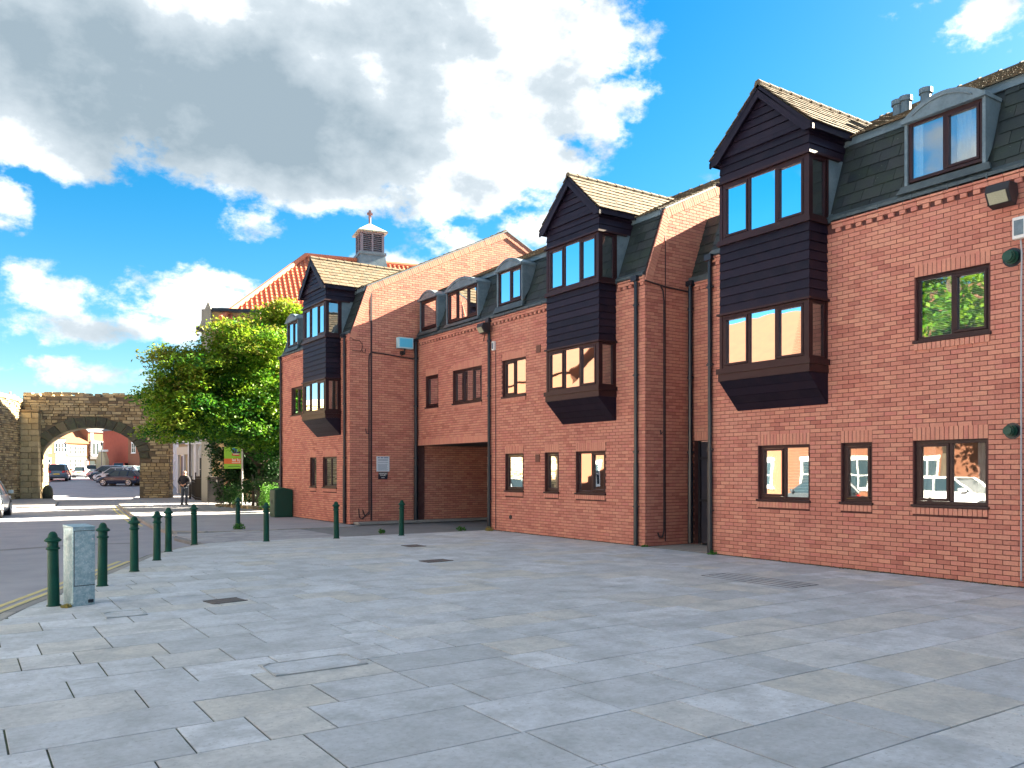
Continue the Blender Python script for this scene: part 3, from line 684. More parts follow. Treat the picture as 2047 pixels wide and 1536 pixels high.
    cb.tube([(12.97,Y,6.02),(13.2,Y,5.99),(13.6,Y,5.95),(14.1,Y,5.93),(14.4,Y,5.92)], .02, 6)
    cb.tube([(13.45,Y,5.95),(13.52,Y,5.85),(13.55,Y,5.6),(13.55,Y,.35),(13.50,Y,.2),(13.40,Y,.2),(13.36,Y,.3)], .02, 6); cb.tube([(13.50,Y,2.6),(13.45,Y,2.55),(13.44,Y,2.65)], .012, 6)
    cb.build('cable', CABLE, bB)
    j = MB(); j.box(13.60, 13.625, y0-.014, y0-.008, .1, 7.7); j.build('movement_joint', CABLE, bB)
    # bulkhead lamp housing under the soffit
    l = MB(); l.tube([(13.5,21.0,2.58),(13.5,21.0,2.50)], .1, 12); l.build('bulkhead_lamp', WHITE, bB)
def blockA():
    X0 = 10.6; rid = 16.62; zr = ZR; B = Bricks(); fr = front(X0); y0, y1 = 25.30, 32.08; xb = rid*2-X0
    g = [(28.33,28.92,(1,),'full'),(26.44,27.68,(1,1),'full')]; f1 = [(29.75,30.93,(1,1),'full')]
    ops = [(a,b,GZ0,GZ1) for a,b,l,f in g]+[(a,b,FZ0,FZ1) for a,b,l,f in f1]; bo = [brick_open(*o) for o in ops]
    mb = MB(); backing(mb, fr, y0+.25, y1-.25, 0, ZG, ops)
    for yy in (y0, y1-.25): mb.prism([(X0,yy,0),(xb,yy,0),(xb,yy,ZG),(xb-SET,yy,ZK),(rid,yy,zr),(X0+SET,yy,ZK),(X0,yy,ZG)], (0,.25,0), .5)
    mb.box(xb-.2, xb, y0+.25, y1-.25, 0, ZG); w = mb.build('wall', MORTAR, bA)
    B.course_wall(fr, 'f', y0, y1, 0, 5.925, bo)
    B.course_wall(side(y0), 's', X0, 22, 0, zr, (), gable_range(X0, rid, zr, 24), keep=lambda s, z: s < 13.3 or (z < 2.75 and s < 20) or z > 7.4+.487*(min(s, 38-s)-13.58))
    verge(B, bA, X0, rid, zr, y0); dentils(B, X0, y0, y1, [(26.02,28.24)])
    for i, (a, b, l, f) in enumerate(g): wall_window(bA, B, fr, a, b, GZ0, GZ1, lights=l, fill=f, casement=())
    for a, b, l, f in f1: wall_window(bA, B, fr, a, b, FZ0, FZ1, lights=l, fill=f, casement=(0,))
    roof_body(bA, X0, y0+.03, y1, rid, zr, skips=[(26.0,28.28,6,8),(30.15,31.5,6.1,8)])
    oriel(bA, X0, 26.06, 28.20, ('ochre', 'full'))
    dormer(bA, X0, 30.25, 31.40, 6.45, 7.36, (1,1), 'full', .24)
    downpipe(bA, X0-.07, 25.62, 0, 6.1); downpipe(bA, X0-.07, 32.0, 0, 6.1)
    Y = y0-.03; cb = MB()
    cb.tube([(11.33,Y,5.6),(11.8,Y,5.58),(12.4,Y,5.52),(12.9,Y,5.5)], .022, 6)
    cb.tube([(11.33,Y,5.62),(11.25,Y,5.5),(11.24,Y,5.3),(11.24,Y,.3),(11.1,Y,.25),(11.02,Y,.45)], .02, 6)
    cb.tube([(11.24,Y,.4),(11.2,Y,.35),(11.0,Y,.15),(10.9,Y,.22),(10.88,Y,.5)], .015, 6); cb.tube([(11.24,Y,2.95),(11.15,Y,2.95),(11.12,Y,3.1)], .015, 6)
    cb.tube([(10.66,Y,5.95),(10.9,Y,5.95),(11.0,Y,5.85),(11.0,Y,5.6),(11.1,Y,5.55),(11.12,Y,5.7)], .01, 6); cb.tube([(10.66,Y,5.6),(10.95,Y,5.6),(11.0,Y,5.7)], .01, 6)
    cb.build('cable', CABLE, bA)
    j = MB(); j.box(11.30, 11.36, y0-.016, y0-.008, .1, 7.6); j.build('movement_joint', CABLE, bA)
    B.finish(bA)
    # brick plinth kerb along the driveway side
    k = MB(); k.box(10.7, 19.8, y0-.45, y0-.02, .0, .07); k.build('kerb_strip', KERB, bA)
blockC(); blockB(); blockA()
# ---- things fixed to the walls
def floodlight(loc, label, s=1.):
    t = thing('floodlight', label, 'floodlight', loc, 0, 'black floodlights under the eaves', local=True)
    m = MB(); m.prism([(-.30*s,-.17*s,.10*s),(-.34*s,-.17*s,-.02*s),(-.24*s,-.17*s,-.19*s),(-.10*s,-.17*s,-.22*s),(-.03*s,-.17*s,-.05*s),(-.06*s,-.17*s,.10*s)], (0,.34*s,0)); m.build('housing', BLACKM, t, bevel=.012)
    g = MB(); g.hexa([(-.345*s,-.13*s,-.03*s),(-.255*s,-.13*s,-.18*s),(-.255*s,.13*s,-.18*s),(-.345*s,.13*s,-.03*s),(-.352*s,-.13*s,-.035*s),(-.262*s,-.13*s,-.185*s),(-.262*s,.13*s,-.185*s),(-.352*s,.13*s,-.035*s)]); g.build('lens', mat('lamp_glass', (.38,.38,.27), .15), t)
    b = MB(); b.box(-.12*s, 0, -.03, .03, -.02, .02); b.box(-.02, 0, -.08, .08, -.1, .1); b.build('bracket', BLACKM, t)
    return t
floodlight((12.93, 6.20, 5.80), 'large black floodlight high on the nearest block at the right edge')
floodlight((12.93, 20.62, 5.90), 'black floodlight over the downpipe beside the driveway opening', .95)
def flue(y, z, label, r=.13):
    t = thing('wall_flue', label, 'vent', (13.0, y, z), R(0), 'round black boiler flues', local=True)
    m = MB(); m.tube([(-.001,0,0),(-.02,0,0)], r, 24); m.build('flange', PIPE, t)
    m = MB(); m.tube([(-.02,0,0),(-.15,0,0)], r*.62, 20); m.tube([(-.15,0,0),(-.18,0,0)], r*.5, 20); m.tube([(-.05,0,0),(-.065,0,0)], r*.75, 20); m.build('outlet', GREENB, t)
flue(6.16, 4.86, 'round black flue beside the first floor window of the nearest block', .14)
flue(6.16, 2.30, 'round black flue above and right of the large ground floor window', .12)
t = thing('alarm_box', 'pale box near the right edge below the large floodlight', 'box', (12.95, 6.03, 5.26), group=None)
m = MB(); m.box(12.90,12.99,5.93,6.13,5.10,5.42); m.build('casing', WHITE, t, bevel=.015); m = MB(); m.box(12.893,12.90,5.97,6.10,5.15,5.37); m.build('cover', LEAD, t)
m = MB(); m.tube([(12.97,6.04,5.1),(12.96,6.02,4.9),(12.965,6.03,4.3),(12.965,6.03,.1)], .012, 8); o = m.build('conduit', mat('grey_plastic', (.38,.42,.45), .5), None); tag(o, 'thin grey conduit running down from the pale box to the paving', 'pipe')
t = thing('junction_box', 'small pale box beside the downpipe near the driveway opening', 'box', (12.95, 20.38, 5.33))
m = MB(); m.box(12.91,12.99,20.32,20.44,5.2,5.46); m.build('casing', WHITE, t, bevel=.01); m = MB(); m.box(12.905,12.91,20.34,20.42,5.24,5.42); m.build('cover', LEAD, t)
Y = 25.3
t = thing('wall_light_box', 'bright blue and white box on a bracket on the side gable', 'box', (12.4, Y, 5.9))
m = MB(); m.box(12.16,12.70,Y-.34,Y-.14,5.78,6.14); m.build('casing', mat('pale_blue_casing', (.42,.66,.75), .4), t, bevel=.01)
m = MB(); m.box(12.20,12.66,Y-.35,Y-.34,5.82,6.10); m.build('face', mat('blue_face', (.10,.50,.75), .3), t)
m = MB(); m.tube([(12.43,Y-.24,5.78),(12.43,Y-.2,5.62),(12.43,Y-.01,5.6)], .03, 8); m.box(12.36,12.50,Y-.14,Y-.01,5.6,5.72); m.build('bracket', BLACKM, t)
t = thing('notice_board', 'white printed notice on the side gable of the far block', 'sign', (11.73, Y, 1.9)); sd = side(Y)
m = MB(); m.fbox(sd, 11.51, 11.97, 1.70, 2.20, .012, .03); m.build('panel', mat('notice_white', (.62,.68,.75), .5), t)
m = MB(); m.fbox(sd, 11.55, 11.62, 2.14, 2.17, .030, .032); m.fbox(sd, 11.65, 11.75, 2.14, 2.17, .03, .032); m.fbox(sd, 11.77, 11.93, 2.14, 2.17, .03, .032)
for z in (2.09, 2.06, 2.00): m.fbox(sd, 11.56, 11.92, z, z+.012, .03, .032)
for k in range(8): m.fbox(sd, 11.56, 11.92-.05*random.random(), 1.74+k*.028, 1.748+k*.028, .03, .032)
m.build('print', mat('print_blue', (.05,.13,.25), .6), t)
t = thing('name_plaque', 'small black plaque with white lettering below the white notice', 'sign', (11.73, Y, 1.57))
m = MB(); m.prism([(11.58,Y-.012,1.685),(11.92,Y-.012,1.685),(11.90,Y-.012,1.45),(11.57,Y-.012,1.45)], (0,-.015,0)); m.build('plate', mat('plaque_black', (.01,.015,.03), .35), t)
text('lettering', 'NEWPORT', .065, WHITE, t, sd, 11.745, 1.61, .030, bold=.001); text('lettering', 'COURT', .065, WHITE, t, sd, 11.745, 1.555, .030, bold=.001); m = MB(); m.fbox(sd, 11.68, 11.80, 1.49, 1.505, .027, .029); m.build('underline', WHITE, t)
# ================================================================= GROUND
def rise(X, Yv):
    z = X*S_+Yv*C_; t = min(1, max(0, (z-62)/28)); t = t*t*(3-2*t); return t*1.0+max(0, z-110)*.01
gx = sorted(set([-400,-250,-150,-100,-70]+list(range(-50,81,3))+[90,110,150,220,300,450])); gy = sorted(set([-300,-150,-80,-40]+list(range(-20,150,3))+[160,180,210,260,340,500,800]))
m = MB(); idx = {}
for i, x in enumerate(gx):
    for j, y in enumerate(gy): m.v.append((x, y, -.10+rise(x, y)))
nY = len(gy)
for i in range(len(gx)-1):
    for j in range(nY-1): m.f.append((i*nY+j, (i+1)*nY+j, (i+1)*nY+j+1, i*nY+j+1)); m.t.append(.5)
o = m.build('road', ASPH); o['kind'] = 'structure'; o['label'] = 'grey tarmac road running off to the stone arch'
# kerb line of the plaza (X as a function of Y)
KP = [(-12,-5.0),(0,-2.6),(7,-1.1),(11.8,.45),(14.5,1.62),(17.0,2.70),(18.3,3.25),(19.6,4.0),(20.6,4.9)]
def kx(y):
    for (a, p), (b, q) in zip(KP, KP[1:]):
        if a <= y <= b: return p+(q-p)*(y-a)/(b-a)
    return KP[0][1] if y < KP[0][0] else KP[-1][1]
YN = 20.55   # north edge of the slabs
m = MB(); pts = [(q, p) for p, q in KP]
poly = [(x, y) for x, y in pts]+[(13.1, YN+.05), (13.1, -12)]
m.prism([(x, y, -.3) for x, y in poly], (0, 0, .291)); pav = m.build('pavement', JOINT); pav['kind'] = 'structure'; pav['label'] = 'plaza of grey stone slabs in front of the terrace'
m = MB(); m.box(13.1, 14.43, 12.1, 14.06, -.3, .0); o = m.build('concrete_threshold', KERB); o['kind'] = 'structure'
# slabs
covers = [(2.35,3.0,6.75,7.40)]
slabs = []; y = -3.0; rnd = random.Random(5)
while y < YN-.1:
    h = rnd.choice((.45,.6,.6,.6,.75)); 
    if y+h > YN: h = YN-y
    x = kx(y)-1.2+rnd.random()*.6
    while x < 13.0:
        w = rnd.choice((.6,.75,.9,.9,1.05,1.2,.45)); x1 = min(x+w, 12.985); 
        x0 = x; x += w
        if 12.985-x < .3 and x1 < 12.98: x1 = 12.985; x = 13.0
        kk = max(kx(y), kx(y+h))+.20; kmin = min(kx(y), kx(y+h))+.20
        if x1 < kmin+.05: continue
        slabs.append((x0, x1, y, y+h, kk > x0))
    y += h
def clip_slab(x0, x1, y0, y1):
    k0, k1 = kx(y0)+.2, kx(y1)+.2
    pts = []
    P = [(x0,y0),(x1,y0),(x1,y1),(x0,y1)]
    f = lambda p: p[0]-(k0+(k1-k0)*(p[1]-y0)/(y1-y0))
    for i in range(4):
        a, b = P[i], P[(i+1)%4]; fa, fb = f(a), f(b)
        if fa >= 0: pts.append(a)
        if fa*fb < 0: t = fa/(fa-fb); pts.append((a[0]+(b[0]-a[0])*t, a[1]+(b[1]-a[1])*t))
    return pts
def slab_mesh(w, h, t):
    m = MB(); e = .003; z0, z1 = -.03, 0
    a = [(-w/2,-h/2),(w/2,-h/2),(w/2,h/2),(-w/2,h/2)]; b = [(-w/2+e,-h/2+e),(w/2-e,-h/2+e),(w/2-e,h/2-e),(-w/2+e,h/2-e)]
    m.poly([(x,y,z0) for x,y in a]+[(x,y,z1-e*.7) for x,y in a]+[(x,y,z1) for x,y in b], [(0,1,5,4),(1,2,6,5),(2,3,7,6),(3,0,4,7),(4,5,9,8),(5,6,10,9),(6,7,11,10),(7,4,8,11),(8,9,10,11)], t)
    return m
smesh = {}; stuffm = MB(); whole = []
for (x0, x1, ya, yb, cut) in slabs:
    g = .0065
    if cut:
        p = clip_slab(x0+g, x1-g, ya+g, yb-g)
        if len(p) >= 3: stuffm.prism([(x, yy, -.03) for x, yy in p], (0,0,.03+random.uniform(-.001,.002)))
        continue
    whole.append((x0+g, x1-g, ya+g, yb-g))
whole.sort(key=lambda s: dist(((s[0]+s[1])/2, (s[2]+s[3])/2)) if in_view(((s[0]+s[1])/2, (s[2]+s[3])/2, 0), 300) else 1e9)
for i, (x0, x1, ya, yb) in enumerate(whole):
    w, h = round(x1-x0, 3), round(yb-ya, 3); t = random.randrange(14); c = ((x0+x1)/2, (ya+yb)/2, random.uniform(-.0015,.002))
    if i < 300:
        k = (w, h, t)
        if k not in smesh: smesh[k] = slab_mesh(w, h, (t+.5)/14).mesh('paving_slab', SLAB)
        inst('paving_slab', smesh[k], pav, c, rot=(R(random.uniform(-.06,.06)), R(random.uniform(-.06,.06)), 0))
    else:
        q = slab_mesh(w, h, (t+.5)/14); n = len(stuffm.v); stuffm.v += [(v[0]+c[0], v[1]+c[1], v[2]+c[2]) for v in q.v]
        for f in q.f: stuffm.f.append(tuple(a+n for a in f)); stuffm.t.append((t+.5)/14)
stuffm.build('distant_slabs', SLAB, pav, kind='stuff')
# kerb stones
def kerb_line(pts, parent, w=.15, z0=-.2, z1=.0, step=.9):
    pts = [Vector((*p, 0)) for p in pts]
    for a, b in zip(pts, pts[1:]):
        L = (b-a).length; n = max(1, round(L/step)); u = (b-a)/L; nr = Vector((u.y, -u.x, 0))
        for k in range(n):
            p = a+u*(L*k/n+.004); q = a+u*(L*(k+1)/n-.004); zt = z1+random.uniform(-.003,.003)
            m = MB(); m.hexa([p+Vector((0,0,z0)), q+Vector((0,0,z0)), q+nr*w+Vector((0,0,z0)), p+nr*w+Vector((0,0,z0)), p+Vector((0,0,zt)), q+Vector((0,0,zt)), q+nr*w+Vector((0,0,zt)), p+nr*w+Vector((0,0,zt))])
            m.build('kerb_stone', KERB, parent, bevel=.012)
kerb_line([(q+.03, p) for p, q in KP[2:]], pav)
# access drive between plaza and far path: setts then dark asphalt
m = MB(); m.prism([(x,y,-.3) for x,y in [(4.85,YN+.05),(13.0,YN+.05),(19.8,YN+.05),(19.8,25.28),(10.6,25.28),(10.58,24.9),(6.5,24.6),(5.3,25.2),(4.75,23.0)]], (0,0,.272)); o = m.build('driveway', ASPHD); o['kind'] = 'structure'
m = MB()
for i in range(12):
    for j in range(12):
        x = 4.95+i*.30; yy = YN+.08+j*.30
        if x > 6.2 and yy > 24.1: continue
        m.box(x+.005, x+.295, yy+.005, yy+.295, -.06, -.018+random.uniform(0,.004))
o = m.build('sett_strip', mat('sett', (.2,.2,.21), .85, tcols=[(.27,.28,.31),(.33,.34,.37),(.38,.39,.42)])); o['kind'] = 'stuff'; o['label'] = 'strip of small grey setts at the mouth of the driveway'
# far footpath beside the tree, with kerb and the paved verge in front of block A
FP = [(13.2,75.0),(7.3,48.0),(6.4,40.0),(5.75,33.3),(5.2,27.0),(5.3,25.4),(6.0,24.6),(7.0,24.35),(10.6,24.5)]
m = MB(); m.prism([(x,y,-.3) for x,y in FP]+[(10.62,33,-.3),(40,33,-.3),(60,75,-.3)], (0,0,.29)); o = m.build('footpath', PATH); o['kind'] = 'structure'; fpath = o
m = MB(); m.prism([(x,y,-.3) for x,y in [(6.6,24.75),(10.6,24.62),(10.62,25.29),(13.0,25.29),(13,24.86),(10.62,24.86)]][::-1], (0,0,.30)); 
kerb_line([(x,y) for x,y in FP[1:]][::-1], fpath, w=-.15)
# left footpath under the stone wall
LP_ = [W(-200,36.5), W(30,40.5), W(98,41.5), W(113,43.5), W(117,48), W(100,55), W(40,57), W(-200,48)]
m = MB(); m.prism([(p.x,p.y,-.3) for p in LP_], (0,0,.30)); o = m.build('footpath', PATH); o['kind'] = 'structure'; lpath = o
kerb_line([(p.x,p.y) for p in LP_[:6]], lpath, w=-.15)
# painted lines
def stripe(pts, w, mt, z=-.096, name='road_marking', lab=None, cat='road marking', dash=None, offs=0, par=None):
    m = MB(); P = [Vector((*p[:2], 0)) for p in pts]; out = []
    for i, p in enumerate(P):
        t = (P[min(i+1,len(P)-1)]-P[max(i-1,0)]).normalized(); n = Vector((-t.y, t.x, 0)); out.append((p+n*(offs-w/2), p+n*(offs+w/2)))
    for (a, b), (c, d) in zip(out, out[1:]):
        f = lambda v: (v.x, v.y, z+rise(v.x, v.y))
        m.poly([f(a), f(c), f(d), f(b)], [(0,1,2,3)])
    o = m.build(name, mt); o['kind'] = 'structure'; o['label'] = lab or name; return o
kp2 = [(q, p) for p, q in KP[:7]]
kdense = []
for i in range(61):
    yy = -8+i*(18.1+8)/60; kdense.append((kx(yy), yy))
stripe(kdense, .085, YEL, offs=.28, lab='outer double yellow line at the plaza kerb'); stripe(kdense, .085, YEL, offs=.46, lab='inner double yellow line at the plaza kerb')
far = [(7.3,48.0),(6.4,40.0),(5.75,33.3),(5.4,29.5)]
stripe(far, .09, YEL, offs=-.3, lab='double yellow line by the far path'); stripe(far, .09, YEL, offs=-.5, lab='outer double yellow line by the far path')
stripe([W(-60,18.6)[:2], W(60,19.6)[:2], W(165,20.6)[:2], W(262,20.9)[:2]], .28, mat('worn_joint', (.20,.20,.22), .9), lab='pale repaired joint across the road')
stripe([W(100,31)[:2], W(200,31.2)[:2], W(272,31.8)[:2]], .10, WHT, z=-.094, lab='faint white give way line')
stripe([W(118,44)[:2], W(100,37.5)[:2]], .08, WHT, lab='faint white edge line'); stripe([W(232,44)[:2], W(247,44)[:2]], .12, WHT, z=-.093, lab='short white bar at the end of the yellow lines')
# covers and gratings in the paving
def cover(x, y, w, h, label, kindm, rot=0, name='manhole_cover'):
    t = thing(name, label, 'manhole cover', (x, y, .0), R(rot), 'covers and gratings set in the paving', local=True)
    if kindm == 'grate':
        m = MB(); m.box(-w/2,w/2,-h/2,h/2,.002,.005); m.build('pit', BLACKM, t)
        m = MB(); n = int(w/.035)
        for k in range(n): m.box(-w/2+k*w/n+.004, -w/2+(k+1)*w/n-.012, -h/2+.015, h/2-.015, .005, .012)
        m.box(-w/2,w/2,-h/2-.02,-h/2+.01,.004,.013); m.box(-w/2,w/2,h/2-.01,h/2+.02,.004,.013); m.build('grating', mat('cast_iron', (.10,.10,.105), .6, (.16,.14,.13), 10, .6), t)
    elif kindm == 'tray':
        m = MB(); m.box(-w/2,w/2,-h/2,h/2,.003,.006,.1); m.build('infill', SLAB, t)
        m = MB(); e = .014
        for a in ((-w/2,w/2,-h/2-e,-h/2+e*.4),(-w/2,w/2,h/2-e*.4,h/2+e),(-w/2-e,-w/2+e*.4,-h/2-e,h/2+e),(w/2-e*.4,w/2+e,-h/2-e,h/2+e)): m.box(*a,.004,.010)
        m.build('rim', mat('steel_rim', (.42,.44,.45), .45, metal=.4), t)
        m = MB()
        for sx in (-1,1):
            for sy in (-1,1): m.prism([(sx*w/2,sy*h/2,.010),(sx*(w/2-.09),sy*h/2,.010),(sx*w/2,sy*(h/2-.09),.010)], (0,0,.003))
        m.build('corner_plate', mat('steel_rim', (.42,.44,.45)), t)
    else:
        m = MB(); e = .012
        for a in ((-w/2,w/2,-h/2-e,-h/2),(-w/2,w/2,h/2,h/2+e),(-w/2-e,-w/2,-h/2-e,h/2+e),(w/2,w/2+e,-h/2-e,h/2+e)): m.box(*a,.002,.005)
        for k in range(1, 4): m.box(-w/2+k*w/4-.01, -w/2+k*w/4+.01, -h/2, h/2, .002, .005)
        m.build('frame_joint', BLACKM, t)
cover(2.95, 11.2, .46, .30, 'dark slotted grating in the slabs near the grey cabinet', 'grate', 10)
cover(8.7, 17.1, .42, .42, 'dark square grating nearest the driveway posts', 'grate', 0)
cover(7.6, 14.0, .55, .32, 'dark slotted grating in the middle of the plaza', 'grate', 5)
cover(2.62, 7.08, .80, .46, 'large recessed tray cover with bright corner plates in the foreground', 'tray', 0)
cover(1.68, 10.85, .42, .42, 'small recessed tray cover beside the grey cabinet', 'tray', 0)
cover(10.45, 8.75, .62, 1.75, 'long four part cover outlined in black in front of the nearest wall', 'panels', 0)
# ---- bollards
def bollard_proto():
    t = thing('bollard', 'x', 'bollard', (0,0,0), 0, 'green cast iron bollards', local=True)
    m = MB(); m.lathe((0,0,0), [(.085,-.05),(.085,.01),(.070,.02),(.064,.70),(.062,.715)], 24); m.build('shaft', GREEN, t, smooth=True)
    m = MB(); m.lathe((0,0,0), [(.062,.712),(.082,.718),(.082,.735),(.064,.742),(.064,.80),(.068,.81)], 24); m.build('collar', GREEN, t, smooth=True)
    m = MB(); m.lathe((0,0,0), [(.066,.808),(.098,.822),(.100,.836),(.082,.852),(.058,.872),(.056,.888),(.046,.915),(.026,.938),(.001,.944)], 24); m.build('cap', GREEN, t, smooth=True)
    return t
bl = [(1.04,12.02,'nearest the camera left of the grey cabinet'),(1.82,13.7,'just right of the grey cabinet'),(2.54,15.4,'third along the road kerb, between the cabinet and the pair'),
      (3.22,17.1,'nearer of the close pair at the bend of the kerb'),(3.77,18.8,'farther of the close pair at the bend of the kerb'),(4.64,20.3,'at the corner where the kerb turns to the driveway'),
      (7.0,25.2,'across the driveway with a weed at its foot'),(6.31,20.25,'in line with the green box, second from the left in the driveway row'),(8.07,20.15,'in front of the far left block near its downpipe'),(9.87,20.1,'in front of the driveway opening')]
pb = bollard_proto()
for i, (x, y, l) in enumerate(bl):
    o = pb if i == 0 else copy_tree(pb)
    o.location = (x, y, 0 if i < 6 or i > 6 else -.01); o['label'] = 'green bollard '+l; o.rotation_euler = (R(random.uniform(-.8,.8)), R(random.uniform(-.8,.8)), random.random()*3)
# ---- grey metal cabinet
t = thing('service_cabinet', 'mottled grey metal service cabinet beside the nearest bollard', 'cabinet', (1.33, 11.98, 0), R(14), local=True)
m = MB(); m.box(-.135,.135,-.14,.18,-.02,.99); m.build('casing', GALV, t, bevel=.008)
m = MB(); m.hexa([(-.14,-.145,.992),(.14,-.145,.992),(.14,.185,.992),(-.14,.185,.992),(-.14,-.145,1.0),(.14,-.145,1.0),(.14,.185,1.02),(-.14,.185,1.02)]); m.build('lid', GALV, t)
m = MB(); m.box(-.115,.128,-.1455,-.141,.26,.94); m.build('door', GALV, t, bevel=.003)
m = MB(); m.box(-.123,-.115,-.143,-.14,.25,.95); m.box(-.115,.133,-.143,-.14,.945,.952); m.box(-.115,.133,-.143,-.14,.25,.257); m.build('door_gap', BLACKM, t)
m = MB(); m.tube([(.08,-.14,.05),(.08,-.17,.05)], .02, 10); m.box(.05,.11,-.155,-.14,.03,.07); m.build('padlock', PIPE, t)
m = MB(); m.tube([(.10,-.141,.84),(.10,-.152,.84)], .012, 8); m.build('lock', ALLOY, t)
# ---- green roadside cabinet
t = thing('utility_cabinet', 'dark green utility cabinet against the corner of the far left block', 'cabinet', (10.22, 31.0, 0), R(0), local=True)
m = MB(); m.prism([(-.34,-.32,0),(.34,-.32,0),(.34,-.32,1.02),(.0,-.32,1.10),(-.34,-.32,1.02)], (0,.62,0)); m.build('casing', GREENB, t, bevel=.02)
m = MB(); m.box(-.352,-.34,-.27,-.01,.08,.98); m.box(-.352,-.34,.0,.26,.08,.98); m.build('door', GREENB, t); m = MB(); m.box(-.37,-.352,-.04,-.02,.5,.65); m.build('handle', BLACKM, t)
# ================================================================= FOLIAGE
def leaf_mesh(centers, sizes, tints, flat=.55):
    n = len(centers); c = np.array(centers, dtype=np.float64); s = np.array(sizes)
    nrm = rng.normal(size=(n,3)); nrm[:,2] = np.abs(nrm[:,2])+flat; nrm /= np.linalg.norm(nrm, axis=1)[:,None]
    a = np.cross(nrm, rng.normal(size=(n,3))); a /= np.linalg.norm(a, axis=1)[:,None]; b = np.cross(nrm, a)
    a *= s[:,None]; b *= (s*.6)[:,None]
    v = np.empty((n,4,3)); v[:,0] = c-a; v[:,1] = c+b*.9; v[:,2] = c+a; v[:,3] = c-b*.9
    return v.reshape(-1,3), np.arange(n*4).reshape(n,4), np.array(tints)
def build_leaves(name, cs, ss, ts, m, parent=None, flat=.55):
    v, f, t = leaf_mesh(cs, ss, ts, flat); o = off(parent); v -= np.array(o)
    me = D.meshes.new(name); n = len(f); me.vertices.add(len(v)); me.vertices.foreach_set('co', v.ravel()); me.loops.add(n*4); me.loops.foreach_set('vertex_index', f.ravel())
    me.polygons.add(n); me.polygons.foreach_set('loop_start', np.arange(0, n*4, 4)); me.polygons.foreach_set('loop_total', np.full(n, 4))
    me.materials.append(m); a = me.attributes.new('tint', 'FLOAT', 'FACE'); a.data.foreach_set('value', t.astype(np.float32)); me.update(); me.validate()
    ob = D.objects.new(name, me); COL.objects.link(ob)
    if parent: ob.parent = parent
    return ob
def clump(c, rad, n, size, t0, jit=.12, sq=(1,1,.45)):
    p = rng.normal(size=(n,3)); p /= np.linalg.norm(p, axis=1)[:,None]; p *= (rng.random((n,1))**.45); p *= np.array(sq)*rad
    p[:,2] -= .25*rad*(np.hypot(p[:,0], p[:,1])/rad)**2
    return p+np.array(c), size*(.6+.8*rng.random(n)), np.clip(t0+jit*rng.normal(size=n), 0, 1)
def tree(root, base, H, limbs_spec, crown, nclump, leaf, per=70, mt=LEAF, crad=(.45,.95), tr=.22, seed=1, tintf=None):
    rg = random.Random(seed); base = Vector(base); tm = MB()
    fork = base+Vector((0,0,H*.22)); tm.tube([base-Vector((0,0,.2)), base+Vector((.05,0,H*.1)), fork], [tr*1.3, tr, tr*.85], 9)
    ends = []
    for k in range(limbs_spec):
        e = crown[k % len(crown)]; tgt = Vector(e[0])+Vector((rg.uniform(-.5,.5),rg.uniform(-.5,.5),rg.uniform(-.3,.3)))
        mid = fork.lerp(tgt, .5)+Vector((rg.uniform(-.4,.4),rg.uniform(-.4,.4),rg.uniform(0,.5)))
        tm.tube([fork-Vector((0,0,.2)), fork.lerp(mid,.5)+Vector((0,0,.15)), mid, tgt], [tr*.6, tr*.42, tr*.28, .03], 7); ends += [mid, tgt]
        for j in range(4):
            q = mid.lerp(tgt, rg.random()); w = q+Vector((rg.uniform(-1.3,1.3),rg.uniform(-1.3,1.3),rg.uniform(-.3,.8))); tm.tube([q, q.lerp(w,.5)+Vector((0,0,.1)), w], [.05,.035,.012], 5); ends.append(w)
    tm.build('trunk', BARK, root, smooth=True)
    cs, ss, ts = [], [], []
    vol = [e[1][0]*e[1][1]*e[1][2] for e in crown]; tv = sum(v**.75 for v in vol)
    for e, v in zip(crown, vol):
        n = int(nclump*v**.75/tv)
        for _ in range(n):
            d = np.array([rg.gauss(0,1) for _ in range(3)]); d /= np.linalg.norm(d); rr = rg.random()**.38
            c = np.array(e[0])+d*rr*np.array(e[1]); r = rg.uniform(*crad)
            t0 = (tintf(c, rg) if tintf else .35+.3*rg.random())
            a, b, t = clump(c, r, int(per*r*r/.45)+8, leaf, t0); cs.append(a); ss.append(b); ts.append(t)
    for e in ends:
        a, b, t = clump(e, .5, 30, leaf, .3); cs.append(a); ss.append(b); ts.append(t)
    build_leaves('crown', np.concatenate(cs), np.concatenate(ss), np.concatenate(ts), mt, root)
def cw(px, Z, y):  # point from column, depth and photo row
    p = W(px, Z); return (p.x, p.y, 1.7+(943-y)*Z/F_)
tb = W(522, 41.8)
tr_ = thing('tree', 'big bright green spreading tree between the stone arch and the brick terrace', 'tree', (tb.x, tb.y, 0))
crown = [(cw(520,38.5,700),(2.3,2.4,1.3)), (cw(440,38,740),(2.3,2.4,1.2)), (cw(560,40,650),(1.7,2.0,1.0)), (cw(375,37.5,730),(1.7,1.8,.75)), (cw(350,37,760),(1.3,1.5,.5)), (cw(410,37,790),(1.8,1.8,.7)), (cw(575,40,640),(1.0,1.6,.9)), (cw(360,36.5,820),(1.3,1.5,.5)), (cw(480,38,670),(1.6,1.8,.8)),
         (cw(345,37,790),(1.2,1.5,.6)), (cw(400,37,835),(1.9,2.0,.8)), (cw(480,38,840),(2.0,2.3,1.1)), (cw(540,38.5,790),(1.9,2.0,1.4)), (cw(325,37,850),(.8,1.2,.4)),
         (cw(330,37.5,708),(.7,1.0,.28)), (cw(345,36.5,868),(1.1,1.3,.35)), (cw(530,39,880),(1.4,1.6,1.0)), (cw(575,39.5,745),(.9,1.4,1.2)), (cw(425,37,855),(1.2,1.3,.35))]
